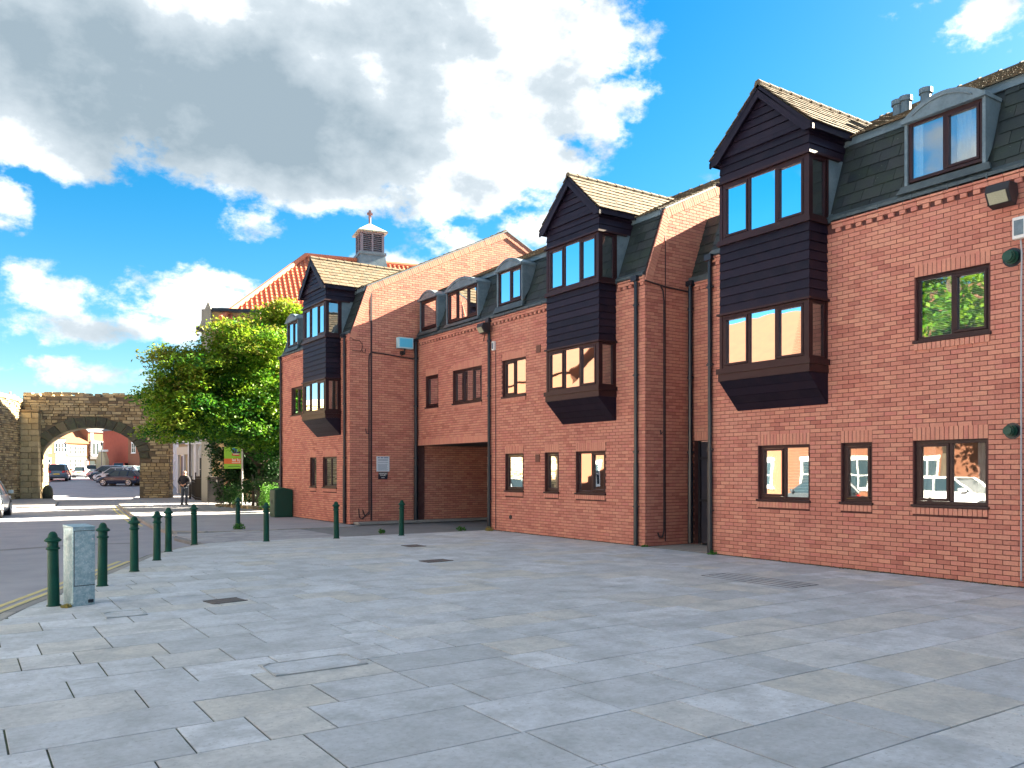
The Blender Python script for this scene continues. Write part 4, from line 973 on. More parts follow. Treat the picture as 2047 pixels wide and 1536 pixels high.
def tt(c, rg):
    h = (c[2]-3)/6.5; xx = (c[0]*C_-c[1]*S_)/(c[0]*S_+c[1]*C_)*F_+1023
    return min(1, max(0, .30+.55*h+.22*rg.gauss(0,1)*.8+(.28 if xx < 400 and rg.random() < .5 else 0)))  # tint climbs with height: sunlight on the crown top put into the leaf colour
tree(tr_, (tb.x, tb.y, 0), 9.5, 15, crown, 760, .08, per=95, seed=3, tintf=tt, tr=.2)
# dark evergreen shrubbery under and behind the tree
def shrub(name, label, cat, blobs, n, size, mt, t0=.4, group=None, kind=None, stem=None):
    c0 = blobs[0][0]; r = thing(name, label, cat, (c0[0], c0[1], 0), group=group)
    cs, ss, ts = [], [], []; tot = sum(b[1][0]*b[1][1]*b[1][2] for b in blobs)
    for c, rad in blobs:
        k = max(3, int(n*rad[0]*rad[1]*rad[2]/tot))
        for _ in range(k):
            d = rng.normal(size=3); d /= np.linalg.norm(d); p = np.array(c)+d*np.array(rad)*rng.random()**.3
            a, b, t = clump(p, .32, 34, size, t0+.25*rng.normal()*.5, sq=(1,1,.8)); cs.append(a); ss.append(b); ts.append(t)
    build_leaves('foliage', np.concatenate(cs), np.concatenate(ss), np.concatenate(ts), mt, r)
    m = MB()
    for c, rad in blobs[:3]: m.tube([(c[0],c[1],-.05),(c[0]+.05,c[1],c[2]*.6),(c[0],c[1],c[2])], [.07,.05,.02], 6)
    m.build('stem', BARK, r)
shrub('evergreen_bush', 'dark ivy covered bush mass below the big tree behind the letting board', 'bush',
      [(cw(470,43,900),(1.4,.8,1.4)),(cw(530,43,900),(1.7,.8,1.9)),(cw(565,41.5,840),(1.0,.8,1.9)),(cw(448,43,965),(.7,.6,.9)),(cw(500,42.8,960),(1.6,.7,1.1)),(cw(550,42,960),(.9,.6,1.2))], 900, .075, IVY, .3)
shrub('hedge', 'clipped light green hedge beside the green cabinet', 'hedge', [(cw(543,35.3,992),(.38,.5,.45)),(cw(538,35.3,1008),(.28,.4,.3))], 130, .035, HEDGE, .8)
shrub('climbing_shrub', 'green shrub trailing over the railings left of the hedge', 'bush', [(cw(505,38.5,972),(1.0,.4,.16)),(cw(466,40.5,985),(.3,.4,.5)),(cw(458,40,1000),(.35,.4,.35)),(cw(535,37.5,962),(.6,.4,.12))], 90, .045, IVY, .8)
for xx, yy, hh, lb in ((19.5,37.0,9.0,'unseen leafy tree added behind the far left block to shade the path, nearest the hall'),(25.0,35.5,10.0,'taller unseen tree added farther behind the far left block to shade the path')):
    q = thing('tree', lb, 'tree', (xx,yy,0)); tree(q, (xx,yy,0), hh, 5, [((xx,yy,hh*.45),(2.4,2.6,2.2)),((xx+.5,yy+.8,hh*.75),(2.2,2.4,2.0)),((xx-.6,yy+1.5,hh*.35),(2,2,1.6))], 130, .16, per=36, seed=int(xx), tr=.2)  # unseen trees, added so that their shade falls on the far path
# ---- railings and gate
def railing(label, a, b, h, step=.12, zb=0, name='railings', fence=True):
    a = Vector(a); b = Vector(b); r = thing(name, label, 'railings', (a.x, a.y, 0)); u = (b-a).normalized(); L = (b-a).length
    m = MB()
    for z in (.15, h-.15): m.tube([a+Vector((0,0,zb+z)), b+Vector((0,0,zb+z))], .016, 6)
    m.build('rail', IRON, r)
    m = MB()
    for k in range(int(L/step)+1): p = a+u*k*step; m.tube([p+Vector((0,0,zb+.02)), p+Vector((0,0,zb+h-.06)), p+Vector((0,0,zb+h))], [.010,.010,.002], 5)
    m.build('bars', IRON, r, kind='stuff')
    for p in (a, b):
        m = MB(); m.tube([p, p+Vector((0,0,zb+h+.1))], .035, 8); m.lathe(p+Vector((0,0,zb+h+.1)), [(.03,0),(.05,.04),(.04,.08),(.005,.11)], 8); m.build('post', IRON, r)
    return r
railing('black iron railings running back from the gate beside the walking man', W(391,50), W(443,43.5), 1.45, .11)
railing('black railings behind the letting board below the trailing shrub', W(505,40), W(562,36.5), 1.25, .12, .1)
railing('short black railing by the path farther than the gate', W(383,56), W(391,50), 1.2, .14)
g = thing('iron_gate', 'black boarded iron gate with a small white notice beside the big tree', 'gate', tuple(W(430,43.2)))
fa = W(418,43.6); fb = W(446,42.6); fg = Fr(fa, fb-fa, (W(430,30)-W(430,43))); Lg = (fb-fa).length
for k in range(7):
    m = MB(); m.fbox(fg, Lg*k/7+.008, Lg*(k+1)/7-.008, .08, 1.42, 0, .03); m.build('slat', IRON, g)
m = MB(); m.fbox(fg, 0, Lg, .2, .27, -.02, 0); m.fbox(fg, 0, Lg, 1.25, 1.32, -.02, 0); m.fbox(fg, -.08, -.01, 0, 1.5, -.04, .04); m.fbox(fg, Lg+.01, Lg+.08, 0, 1.55, -.04, .04); m.build('gate_frame', IRON, g)
m = MB(); m.fbox(fg, Lg*.50, Lg*.50+.16, 1.10, 1.28, .032, .038); m.build('notice', WHITE, g)
a = W(440,41); ed = thing('low_stone_edging', 'low stone edging along the planted bed at the foot of the railings', 'edging', (a.x,a.y,0))
for i in range(10):
    a = W(440+i*10.5,41-.45*i); m = MB(); m.box(a.x-.2,a.x+.1,a.y-.12,a.y+.12,-.1,.12); m.build('stone', STONE, ed)
# ---- letting board
p = W(484, 40.6)
t = thing('letting_board', 'green and orange letting board on a white post in front of the tree', 'sign', (p.x, p.y, 0))
fs = Fr(p, (C_,-S_,0), (-S_,-C_,0))
m = MB(); m.fbox(fs, -.035, .035, -.05, 2.90, -.03, .03); m.build('post', WHITE, t)
m = MB(); m.fbox(fs, -.86, -.03, 1.84, 2.89, .03, .05); m.build('panel', mat('lime_panel', (.25,.60,.03), .5), t)
m = MB(); m.fbox(fs, -.86, -.035, 2.07, 2.33, .051, .056); m.build('orange_band', mat('orange_band', (.75,.16,.03), .5), t)
text('lettering', 'let by', .19, WHITE, t, fs, -.26, 2.20, .058, bold=.004)
m = MB(); m.fbox(fs, -.48, -.06, 2.12, 2.145, .057, .059); m.build('small_print', WHITE, t); m = MB(); m.fbox(fs, -.66, -.08, 1.93, 1.955, .051, .053); m.build('small_print', mat('dark_green_print', (.03,.15,.02), .6), t)
m = MB(); c = fs.P(-.36, 2.72, .052); m.poly([c+fs.U*.14*math.cos(k*.4189)+Vector((0,0,.13*math.sin(k*.4189))) for k in range(15)], [tuple(range(15))]); m.build('logo_disc', mat('logo_blue', (.02,.35,.75), .5), t)
m = MB()
for a, z0, z1, w in ((-.42,2.58,2.68,.1),(-.33,2.58,2.76,.07),(-.25,2.58,2.66,.1),(-.15,2.58,2.68,.09)): m.fbox(fs, a, a+w, z0, z1, .054, .058)
m.build('logo_skyline', mat('logo_dark', (.02,.03,.10), .5), t)
m = MB(); m.fbox(fs, -.48, -.33, 2.47, 2.58, .054, .058); m.fbox(fs, -.33, -.10, 2.45, 2.52, .054, .058); m.build('logo_band', mat('logo_red', (.55,.07,.04), .5), t); m = MB(); m.fbox(fs, -.42, -.15, 2.53, 2.565, .058, .06); m.build('logo_line', WHITE, t)
# ---- weeds
def weed(x, y, s, label, mt=WEED, n=60, z=0):
    cs, ss, ts = clump((x, y, z+s*.4), s, n, .035, .5, sq=(1,1,.5)); o = build_leaves('weed', cs, ss, ts, mt, None, flat=.1); tag(o, label, 'weed')
weed(7.0, 25.1, .2, 'bright green weed at the foot of the bollard across the driveway', n=160)
weed(12.2, 20.95, .14, 'green weed clump beside the downpipe at the driveway corner', n=60); weed(9.9, 21.4, .12, 'small weed at the slab edge left of the driveway mouth', n=60)
weed(12.75, 20.3, .14, 'low yellow green moss at the foot of the middle block', DRY, n=90); weed(1.16, 11.78, .06, 'yellowed weed tuft in front of the grey cabinet', DRY, n=34)
weed(12.9, 11.95, .09, 'weed tuft at the foot of the corner downpipe', WEED, n=40); weed(12.92, 14.0, .07, 'tiny weed at the corner of the middle block', WEED, n=24)
cs = []
for k in range(2600):
    q = random.random()
    if q < .5: yy = random.uniform(4.5, 12.1); xx = 13.0
    elif q < .85: yy = random.uniform(14.1, 20.7); xx = 13.0
    else: yy = random.uniform(25.4, 32.0); xx = 10.6
    w_ = .25+.75*(math.sin(yy*2.3)*math.sin(yy*.9+1) > -.1)
    cs.append((xx-abs(random.gauss(0,.05))*w_-.01, yy, .004+random.random()*.012))
o = build_leaves('moss', cs, np.full(len(cs), .016), rng.random(len(cs)), mat('moss_strand', (.06,.08,.03), .95, tcols=[(.05,.05,.03),(.07,.10,.03),(.12,.12,.08)]), None, flat=1.5); tag(o, 'thin moss and grit along the foot of the brick walls', 'moss', kind='stuff')
# ================================================================= STONE ARCH AND WALL
def masonry(fr, s0, s1, z0, z1, keep, parent, mbstuff, indiv, hrange=(.12,.24), lrange=(.22,.62), ds=(.0,.07), rough_top=0, seed=2, mt=STONE):
    rg = random.Random(seed); z = z0
    while z < z1:
        h = rg.uniform(*hrange); s = s0-rg.random()*.3
        while s < s1:
            l = rg.uniform(*lrange); a, b = max(s, s0), min(s+l, s1); s += l
            top = z+h
            if b-a < .08: continue
            if rough_top and top > z1-rough_top and rg.random() < .55: continue
            if keep and not keep((a+b)/2, z+h/2, (b-a)/2, h/2): continue
            t = rg.random(); d = rg.uniform(*ds); m = MB(); e = .012; j = lambda q: rg.uniform(-q, q)
            P = [fr.P(a+e+j(.015),z+e+j(.012),-.05),fr.P(a+e*2+j(.02),z+e+.01+j(.012),d),fr.P(b-e*2+j(.02),z+e+.01+j(.012),d+j(.015)),fr.P(b-e+j(.01),z+e,-.05),
                 fr.P(a+e,z+h-e,-.05),fr.P(a+e*2+j(.02),z+h-e-.01+j(.012),d+j(.015)),fr.P(b-e*2+j(.02),z+h-e-.01+j(.012),d+j(.01)),fr.P(b-e,z+h-e,-.05)]
            if indiv is not None: indiv.append((-(b-a)*h/dist(fr.P(a,z,0))**2, P, t))
            else: mbstuff.hexa(P, t)
        z += h
def finish_stones(indiv, root, n, mt=STONE, name='stone'):
    indiv.sort(key=lambda q: q[0]); st = MB()
    for i, (k, P, t) in enumerate(indiv):
        if i < n: m = MB(); m.hexa(P, t); m.build(name, mt, root)
        else: st.hexa(P, t)
    st.build('small_stones', mt, root, kind='stuff')
A0 = W(338,54.0); A1 = W(46,52.5); U = (A1-A0).normalized(); LA = (A1-A0).length
N_ = Vector((-U.y, U.x, 0)); N_ = N_ if N_.dot(Vector((S_,C_,0))) < 0 else -N_
fa = Fr(A0, U, N_)
arch = thing('stone_arch', 'old rubble stone gateway arch spanning the road', 'arch', tuple(A0+U*LA*.5))
def s_of(px):   # position along the arch front for an image column
    lo, hi = 0, LA
    for _ in range(40):
        mdl = (lo+hi)/2; p = fa.P(mdl, 0); x = 1023.5+F_*(p.x*C_-p.y*S_)/(p.x*S_+p.y*C_)
        if x > px: lo = mdl
        else: hi = mdl
    return (lo+hi)/2
oL, oR = s_of(84), s_of(279); oc = (oL+oR)/2; oa = (oL-oR)/2; zs = 2.55; ob = 1.95; TH = 1.0; TOP = 6.6
def inside(s, z, hs=0, hz=0):
    if z < zs: return oR-hs < s < oL+hs
    return ((s-oc)/(oa+hs))**2+((z-zs)/(ob+hz))**2 < 1
def invouss(s, z, hs=0, hz=0):
    if z < zs-.1: return oR-hs < s < oL+hs
    return ((s-oc)/(oa+.80+hs*.6))**2+((z-zs)/(ob+.72+hz*.6))**2 < 1
m = MB(); n = 20; arcp = [(oc+oa*math.cos(math.pi*k/n), zs+ob*math.sin(math.pi*k/n)) for k in range(n+1)]  # from oL side to oR side
m.fbox(fa, -.02, oR, 0, zs, -TH, -.02, .5); m.fbox(fa, oL, LA, 0, zs, -TH, -.02, .5)
for (a, za), (b, zb) in zip(arcp, arcp[1:]):
    m.hexa([fa.P(a,za,-TH),fa.P(a,za,-.02),fa.P(b,zb,-.02),fa.P(b,zb,-TH),fa.P(a,TOP-.15,-TH),fa.P(a,TOP-.15,-.02),fa.P(b,TOP-.15,-.02),fa.P(b,TOP-.15,-TH)], .5)
m.fbox(fa, -.02, oR, zs, TOP-.15, -TH, -.02, .5); m.fbox(fa, oL, LA, zs, TOP-.15, -TH, -.02, .5)
m.build('core', SMORT, arch)
ind = []
masonry(fa, .0, LA, 0, TOP, lambda s, z, hs, hz: not invouss(s, z, hs*.6, hz*.6), arch, None, ind, rough_top=.3, seed=4)
for k in range(3): pass
# top rubble, end face and jamb
masonry(Fr(fa.P(0,0,-TH), -N_*-1, -U), 0, TH, 0, TOP, None, arch, None, ind, seed=5)
masonry(Fr(fa.P(oL,0,-TH), N_, -U), 0, TH-.05, 0, zs+.2, None, arch, None, ind, seed=6, hrange=(.25,.4), lrange=(.4,.8))
fin = Fr(fa.P(0,TOP-.15,0), U, N_)
tm_ = MB(); rg = random.Random(9); s = 0
while s < LA:
    for dd in (-.1, -.6, -1.1, -1.6):
        l = rg.uniform(.25,.55); tm_.fbox(fa, s, s+l*.95, TOP-.17, TOP-.1+rg.random()*.22, dd-.35, dd+rg.uniform(.0,.1), rg.random())
    s += l
tm_.build('top_stones', STONE, arch, kind='stuff')
finish_stones(ind, arch, 290)
nv = 17
for k in range(nv):
    a0, a1 = math.pi*(k+.04)/nv, math.pi*(k+.96)/nv; dp = random.uniform(.60,.80); pr = random.uniform(.03,.10); m = MB()
    def Pv(a, r, d): return fa.P(oc+(oa+r)*math.cos(a), zs+(ob+r*.95)*math.sin(a), d)
    m.hexa([Pv(a0,0,-TH),Pv(a0,0,pr),Pv(a1,0,pr),Pv(a1,0,-TH),Pv(a0,dp,-TH*.3),Pv(a0,dp,pr),Pv(a1,dp,pr),Pv(a1,dp,-TH*.3)]); m.build('voussoir', VOUSS, arch, bevel=.04)
# squared buttress at the left jamb
m = MB(); fb2 = fa
bt = []
for k in range(15):
    z = k*.36; 
    for (a, b) in ((oL+.05, oL+.65), (oL+.65, oL+1.15)) if k % 2 else ((oL+.05, oL+.45), (oL+.45, oL+1.15)):
        q = MB(); q.fbox(fa, a+.01, b-.01, z+.01, z+.35, -.05, .42+random.uniform(-.02,.02), .35+.5*random.random()); q.build('buttress_stone', STONE, arch, bevel=.02)
q = MB(); q.fbox(fa, oL, oL+1.25, 5.42, 5.56, -.05, .5, .1); q.build('buttress_cap', STONE, arch, bevel=.03)
# boulder guard stone
m = MB(); m.lathe(tuple(fa.P(oL-.42,0,.25)), [(.29,-.1),(.31,.3),(.27,.62),(.16,.80),(.02,.86)], 10, .0); o = m.build('guard_stone', VOUSS, None, smooth=True); tag(o, 'rounded dark guard stone at the left foot of the arch', 'stone')
# boundary wall on the left
B0 = W(50,53.0); B1 = W(-330,32); fw = Fr(B0, B1-B0, Vector((C_,-S_,0))); LWl = (B1-B0).length
nn = Vector((-fw.U.y, fw.U.x, 0)); fw.N = nn if nn.dot(Vector((C_,-S_,0))) > 0 else -nn
wall = thing('stone_wall', 'tall coursed rubble wall along the road left of the arch', 'wall', tuple(B0))
m = MB(); m.fbox(fw, 0, LWl, 0, 6.1, -.8, -.02, .5); m.build('core', SMORT, wall); ind = []
masonry(fw, 0, min(LWl, 22), 0, 6.05, None, wall, None, ind, seed=12, hrange=(.10,.17), lrange=(.25,.6)); finish_stones(ind, wall, 280)
for k in range(int(LWl/.6)):
    m = MB(); a, b = k*.6+.008, k*.6+.592
    m.prism([fw.P(a,6.05,.10),fw.P(a,6.2,.10),fw.P(a,6.42,-.35),fw.P(a,6.3,-.85),fw.P(a,6.05,-.85)], fw.U*(b-a)); m.build('coping_stone', STONE, wall)
# ================================================================= CARS
def car_proto(kind, colour, cname, label, extra=None):
    """x forward, y left, origin on the ground at the middle"""
    t = thing('parked_car', label, 'car', (0,0,0), 0, 'cars parked beyond and beside the arch', local=True)
    pm = paint(cname, colour)
    spec = {'hatch': dict(L=3.95, W=1.70, H=1.46, hood=.95, belt=.93, ws=(.95,.25), rr=(-1.35,-1.85)),
            'suv': dict(L=4.5, W=1.84, H=1.66, hood=1.05, belt=1.08, ws=(1.0,.35), rr=(-1.6,-2.1)),
            'estate': dict(L=4.6, W=1.80, H=1.48, hood=.95, belt=.95, ws=(1.05,.3), rr=(-1.7,-2.15)),
            'van': dict(L=4.9, W=1.90, H=1.95, hood=1.15, belt=1.2, ws=(1.5,.95), rr=(-2.3,-2.4))}[kind]
    L, Wd, H, hood, belt = spec['L'], spec['W'], spec['H'], spec['hood'], spec['belt']; hl = L/2; hw = Wd/2; wr = .32 if kind != 'suv' else .36
    # lower body: loft of sections
    st = [(-hl,.42,.72,.80),(-hl+.10,.30,belt-.08,.93),(-hl+.45,.22,belt,1.),(-.9,.20,belt,1.),(0,.20,belt-.01,1.),(spec['ws'][0]-.05,.20,belt-.02,1.),(hl-.7,.22,hood-.12,.98),(hl-.22,.28,hood-.28,.90),(hl,.40,.62,.74)]
    V = []; Fc = []
    for x, zl, zt, ww in st:
        w = hw*ww
        V += [(x,-w*.9,zl),(x,-w,zl+.12),(x,-w*1.0,(zl+zt)/2+.08),(x,-w*.93,zt-.04),(x,-w*.80,zt),(x,w*.80,zt),(x,w*.93,zt-.04),(x,w*1.0,(zl+zt)/2+.08),(x,w,zl+.12),(x,w*.9,zl)]
    n = 10
    for i in range(len(st)-1):
        for k in range(n): Fc.append((i*n+k,(i+1)*n+k,(i+1)*n+(k+1)%n,i*n+(k+1)%n))
    Fc += [tuple(range(n)), tuple((len(st)-1)*n+k for k in range(n))[::-1]]
    m = MB(); m.poly(V, Fc, .5); body = m.build('body', pm, t, smooth=True)
    e = body.modifiers.new('edge', 'EDGE_SPLIT'); e.split_angle = R(38)
    # cabin (glass) and roof
    x1, x2 = spec['ws']; x3, x4 = spec['rr']; zb = belt-.03; zr = H
    gw, rw = hw*.88, hw*.70
    G = [(x1,-gw,zb),(x1,gw,zb),(x2,rw,zr-.05),(x2,-rw,zr-.05),(x4,-gw*.96,zb),(x4,gw*.96,zb),(x3,rw,zr-.05),(x3,-rw,zr-.05)]
    m = MB(); m.poly(G, [(0,1,2,3),(5,4,7,6),(0,3,7,4),(1,5,6,2)], .5); cab = m.build('glasshouse', CGLASS, t)
    m = MB(); m.poly([(x2+.05,-rw*1.02,zr-.06),(x2+.05,rw*1.02,zr-.06),(x3-.05,rw*1.02,zr-.06),(x3-.05,-rw*1.02,zr-.06),(x2-.15,-rw*.75,zr),(x2-.15,rw*.75,zr),(x3+.2,rw*.75,zr),(x3+.2,-rw*.75,zr)],
           [(0,1,5,4),(1,2,6,5),(2,3,7,6),(3,0,4,7),(4,5,6,7)], .5); m.build('roof', pm, t)
    m = MB()
    for sg in (-1, 1):
        for (a, b, w) in (((x1,sg*gw,zb),(x2,sg*rw,zr-.05),.035),((x4,sg*gw*.96,zb),(x3,sg*rw,zr-.05),.06 if kind != 'hatch' else .09),((-.25,sg*gw*1.0,zb),(-.3,sg*rw*1.0,zr-.05),.03),((x3+.35,sg*gw,zb),(x3+.25,sg*rw,zr-.05),.05)):
            m.tube([a,b], w, 6)
        m.tube([(x2,sg*rw,zr-.05),(x3,sg*rw,zr-.05)], .03, 6)
    m.build('pillars', pm, t)
    for sx in (hl-.82, -hl+.78):
        for sg in (-1, 1):
            m = MB(); m.tube([(sx,sg*(hw-.20),wr),(sx,sg*(hw+.012),wr)], wr, 20); wo = m.build('tyre', RUBBER, t)
            m = MB(); m.tube([(sx,sg*(hw-.02),wr),(sx,sg*(hw+.018),wr)], wr*.30, 12)
            for q in range(5):
                a = q*2*math.pi/5; m.tube([(sx,sg*(hw+.016),wr),(sx+math.cos(a)*wr*.62,sg*(hw+.016),wr+math.sin(a)*wr*.62)], .035, 5)
            ring = [(sx+math.cos(k*math.pi/8)*wr*.64, sg*(hw+.014), wr+math.sin(k*math.pi/8)*wr*.64) for k in range(17)]; m.tube(ring, .022, 5, caps=False)
            m.build('rim', ALLOY, wo)
            m = MB(); m.tube([(sx,sg*(hw-.25),wr+.02),(sx,sg*(hw*.992),wr+.02)], wr*1.13, 20); m.build('wheel_arch', BLACKM, t)
    for sg in (-1, 1):
        m = MB(); m.hexa([(-hl-.012,sg*hw*.50,belt-.28),(-hl-.012,sg*hw*.78,belt-.28),(-hl+.25,sg*hw*.985,belt-.26),(-hl+.2,sg*hw*.7,belt-.26),(-hl+.05,sg*hw*.52,belt-.10),(-hl+.05,sg*hw*.80,belt-.10),(-hl+.30,sg*hw*.975,belt-.06),(-hl+.2,sg*hw*.7,belt-.06)]); m.build('tail_light', REDL, t)
        m = MB(); m.hexa([(hl+.0,sg*hw*.45,.58),(hl-.02,sg*hw*.72,.58),(hl-.34,sg*hw*.955,.62),(hl-.3,sg*hw*.6,.62),(hl-.08,sg*hw*.47,.70),(hl-.1,sg*hw*.74,.72),(hl-.40,sg*hw*.95,.80),(hl-.3,sg*hw*.6,.76)]); m.build('headlight', HEADL, t)
        m = MB(); m.box(x1-.28,x1-.12,sg*hw*1.0-.02,sg*(hw+.16)*1.0,belt-.02,belt+.12) if sg > 0 else m.box(x1-.28,x1-.12,-(hw+.16),-hw*1.0+.02,belt-.02,belt+.12); m.build('mirror', pm, t, bevel=.02)
    m = MB(); m.box(-hl-.022,-hl+.1,-.26,.26,.62,.73); m.build('rear_plate', PLATEY, t); m = MB(); m.box(hl-.1,hl+.022,-.26,.26,.42,.53); m.build('front_plate', PLATEW, t)
    m = MB(); m.box(-hl+.02,-hl+.1,-hw*.85,hw*.85,.30,.42); m.box(hl-.1,hl-.02,-hw*.7,hw*.7,.30,.44); m.build('bumper_trim', BLACKM, t)
    return t
def place(t, px, Z, head, z=None, zoff=0):
    """head: 0 = facing image right, 90 = facing away from the camera"""
    p = W(px, Z); t.location = (p.x, p.y, (-.10+rise(p.x, p.y) if z is None else z)+zoff)
    t.rotation_euler = (0, 0, math.atan2(-S_, C_)+R(head))
cars = [('hatch',(.006,.014,.045),'navy',241,76,176,'dark navy hatchback parked side on at the front of the row inside the arch'),
        ('suv',(.10,.15,.20),'steel_blue',118,84,113,'steel blue grey estate seen from behind driving away through the arch'),
        ('hatch',(.72,.74,.74),'white',161,108,112,'white hatchback seen from behind farther up the road'),
        ('suv',(.02,.02,.03),'black',84,96,116,'black car with red tail light half hidden by the left pier'),
        ('hatch',(.62,.58,.58),'pearl',232,80.5,176,'pale pearl car second in the row behind the navy hatchback'),
        ('hatch',(.04,.06,.08),'charcoal',222,84.5,176,'charcoal car third in the row behind the navy hatchback'),
        ('hatch',(.35,.38,.40),'silver',214,88,176,'silver car at the far end of the row'),
        ('hatch',(.50,.66,.70),'ice_blue',250,96,176,'pale ice blue car beyond the row inside the arch'),
        ('estate',(.42,.02,.03),'red',214,112,150,'red estate parked beyond the row of cars'),
        ('suv',(.60,.58,.55),'champagne',187,125,110,'pale champagne car parked far up the street before the shopfront'),
        ('suv',(.02,.10,.16),'teal',226,128,100,'dark teal car next to the red van'),
        ('van',(.45,.06,.03),'brick_red',249,122,95,'red van parked before the tall red brick house')]
for kind, c, cn, px, Z, hd, lb in cars: place(car_proto(kind, c, cn, lb), px, Z, hd)
place(car_proto('hatch', (.34,.42,.46), 'silver_blue', 'silver blue hatchback cut off by the left edge of the photo'), -37, 33.0, 114)
def scar(kind, c, cn, x, y, rz, lb):
    t = car_proto(kind, c, cn, lb); t.location = (x, y, -.10); t.rotation_euler = (0,0,R(rz)); return t
scar('suv', (.80,.80,.80), 'bright_white', -4.4, 16.3, 270, 'white car across the road mirrored in the large ground floor window')
scar('hatch', (.04,.05,.06), 'graphite', -4.4, 22.3, 90, 'dark car across the road mirrored in the ground floor window')
# ================================================================= HOUSES
def house(label, fr, Wd, Dp, He, Hr, wallc, roofc, wins, z0=0, doors=(), ridge_along=True, chim=(), winc=WHITE, name='house', trim=None, cat='house', group=None, shop=None):
    """fr: facade frame, origin at its left-bottom corner seen from outside"""
    t = thing(name, label, cat, tuple(fr.P(0, z0)), group=group); f = fr; N = -fr.N
    m = MB(); m.fbox(f, 0, Wd, z0-1, z0+He, -Dp, 0, .5)
    if ridge_along: pass
    else: m.prism([f.P(0,z0+He,-.0),f.P(Wd,z0+He,0),f.P(Wd/2,z0+Hr,0)], N*Dp, .5)
    if ridge_along:
        for s in (0, Wd-.2): m.prism([f.P(s,z0+He,0),f.P(s,z0+He,-Dp),f.P(s,z0+Hr-.05,-Dp/2)], f.U*.2, .5)
    m.build('wall', wallc, t)
    r = MB(); o = .25
    if ridge_along:
        A = [(0+o, He-.18), (-Dp/2, Hr), (-Dp-o, He-.18)]
        r.prism([f.P(-.15,z0+A[0][1],A[0][0]),f.P(-.15,z0+A[1][1],A[1][0]),f.P(-.15,z0+A[2][1],A[2][0]),f.P(-.15,z0+A[2][1]-.02+.18,A[2][0]+.1),f.P(-.15,z0+A[1][1]+.18,A[1][0]),f.P(-.15,z0+A[0][1]+.12,A[0][0])], f.U*(Wd+.3), .5)
    else:
        for sg in (0, 1):
            xa = -o if sg == 0 else Wd+o
            r.prism([f.P(xa,z0+He-.2,.2),f.P(Wd/2,z0+Hr,.2),f.P(Wd/2,z0+Hr+.18,.2),f.P(xa,z0+He,.2)], N*(Dp+.4), .5)
    ro = r.build('roof', roofc, t)
    for cs, cd, ch in chim:
        c = MB(); b = z0+Hr-.9; c.fbox(f, cs, cs+1.1, b, z0+Hr+ch, -cd-.5, -cd, .5); c.fbox(f, cs-.06, cs+1.16, z0+Hr+ch-.2, z0+Hr+ch-.08, -cd-.56, -cd+.06, .5); co = c.build('chimney', wallc if wallc != WHITE else BRICK, t)
        for k in range(3):
            p = MB(); q = f.P(cs+.22+k*.33, z0+Hr+ch, -cd-.25); p.tube([q, q+Vector((0,0,.55 if k != 1 else .8))], [.12,.10], 8); p.build('chimney_pot', mat('pot', (.45,.40,.34), .8), co)
    for (a, b, c, d) in wins:
        w = MB(); e = .07
        w.fbox(f, a, b, z0+c, z0+c+e, .0, .05); w.fbox(f, a, b, z0+d-e, z0+d, .0, .05); w.fbox(f, a, a+e, z0+c+e, z0+d-e, 0, .05); w.fbox(f, b-e, b, z0+c+e, z0+d-e, 0, .05)
        w.fbox(f, (a+b)/2-.02, (a+b)/2+.02, z0+c+e, z0+d-e, .0, .045); w.fbox(f, a+e, b-e, z0+(c+d)/2-.02, z0+(c+d)/2+.02, .0, .046); w.fbox(f, a-.05, b+.05, z0+c-.1, z0+c-.002, 0, .1); w.fbox(f, a-.05, b+.05, z0+d+.002, z0+d+.15, 0, .06)
        wo = w.build('window', winc, t)
        g = MB(); g.fbox(f, a+e, b-e, z0+c+e, z0+d-e, .004, .012); g.build('pane', CGLASS, wo)
    for (a, b, h, dm) in doors:
        w = MB(); w.fbox(f, a-.08, b+.08, z0, z0+h+.1, .0, .03); do = w.build('door_surround', winc, t); w = MB(); w.fbox(f, a, b, z0, z0+h, .032, .06); w.build('door', dm, do)
    return t
def housefr(px0, Z0, px1, Z1):
    a, b = W(px0, Z0), W(px1, Z1); u = (b-a).normalized(); n = Vector((-u.y, u.x, 0)); n = n if n.dot(W(px0,Z0)) < 0 else -n
    return Fr(a, u, n), (b-a).length
RB = mat('red_brick_far', (.34,.07,.04), .9, (.24,.05,.03), 2, .5); OB = mat('orange_brick', (.21,.088,.048), .9, (.17,.07,.04), 1, .4); CRM = mat('cream_render', (.70,.58,.38), .9, (.6,.48,.3), 1, .4)
OR_ = mat('orange_roof', (.26,.10,.05), .9, (.18,.07,.04), 2, .5); GR_ = mat('grey_roof', (.12,.12,.13), .8); BLU = mat('blue_door', (.05,.16,.38), .5)
DK = mat('dark_door', (.03,.03,.04), .5); WR = mat('white_render', (.55,.57,.60), .8, (.55,.57,.6), 1, .4); PUR = mat('purple_sign', (.25,.02,.20), .6); BUFF = mat('buff_stone', (.45,.36,.22), .9, (.3,.24,.15), 2, .5)
zf = 1.4
def grid(n, Wd, c, d, w=1.0, m_=.9): return [(m_+(Wd-2*m_-w)*i/max(1,n-1), m_+(Wd-2*m_-w)*i/max(1,n-1)+w, c, d) for i in range(n)]
f, w = housefr(60,125,112,129); house('pale pink terraced house glimpsed at the left inside the arch', f, w, 7, 5.2, 7.2, RB, OR_, grid(3,w,3.2,4.5)+grid(3,w,.9,2.3), zf, chim=((1,2,1),))
f, w = housefr(112,129,131,130.5); house('white rendered house with blue shopfront inside the arch', f, w, 7, 5.6, 7.8, WR, OR_, grid(3,w,3.3,4.7), zf, doors=((.6,2.2,2.4,BLU),(4,5,2.2,DK)), chim=((2,2,1),))
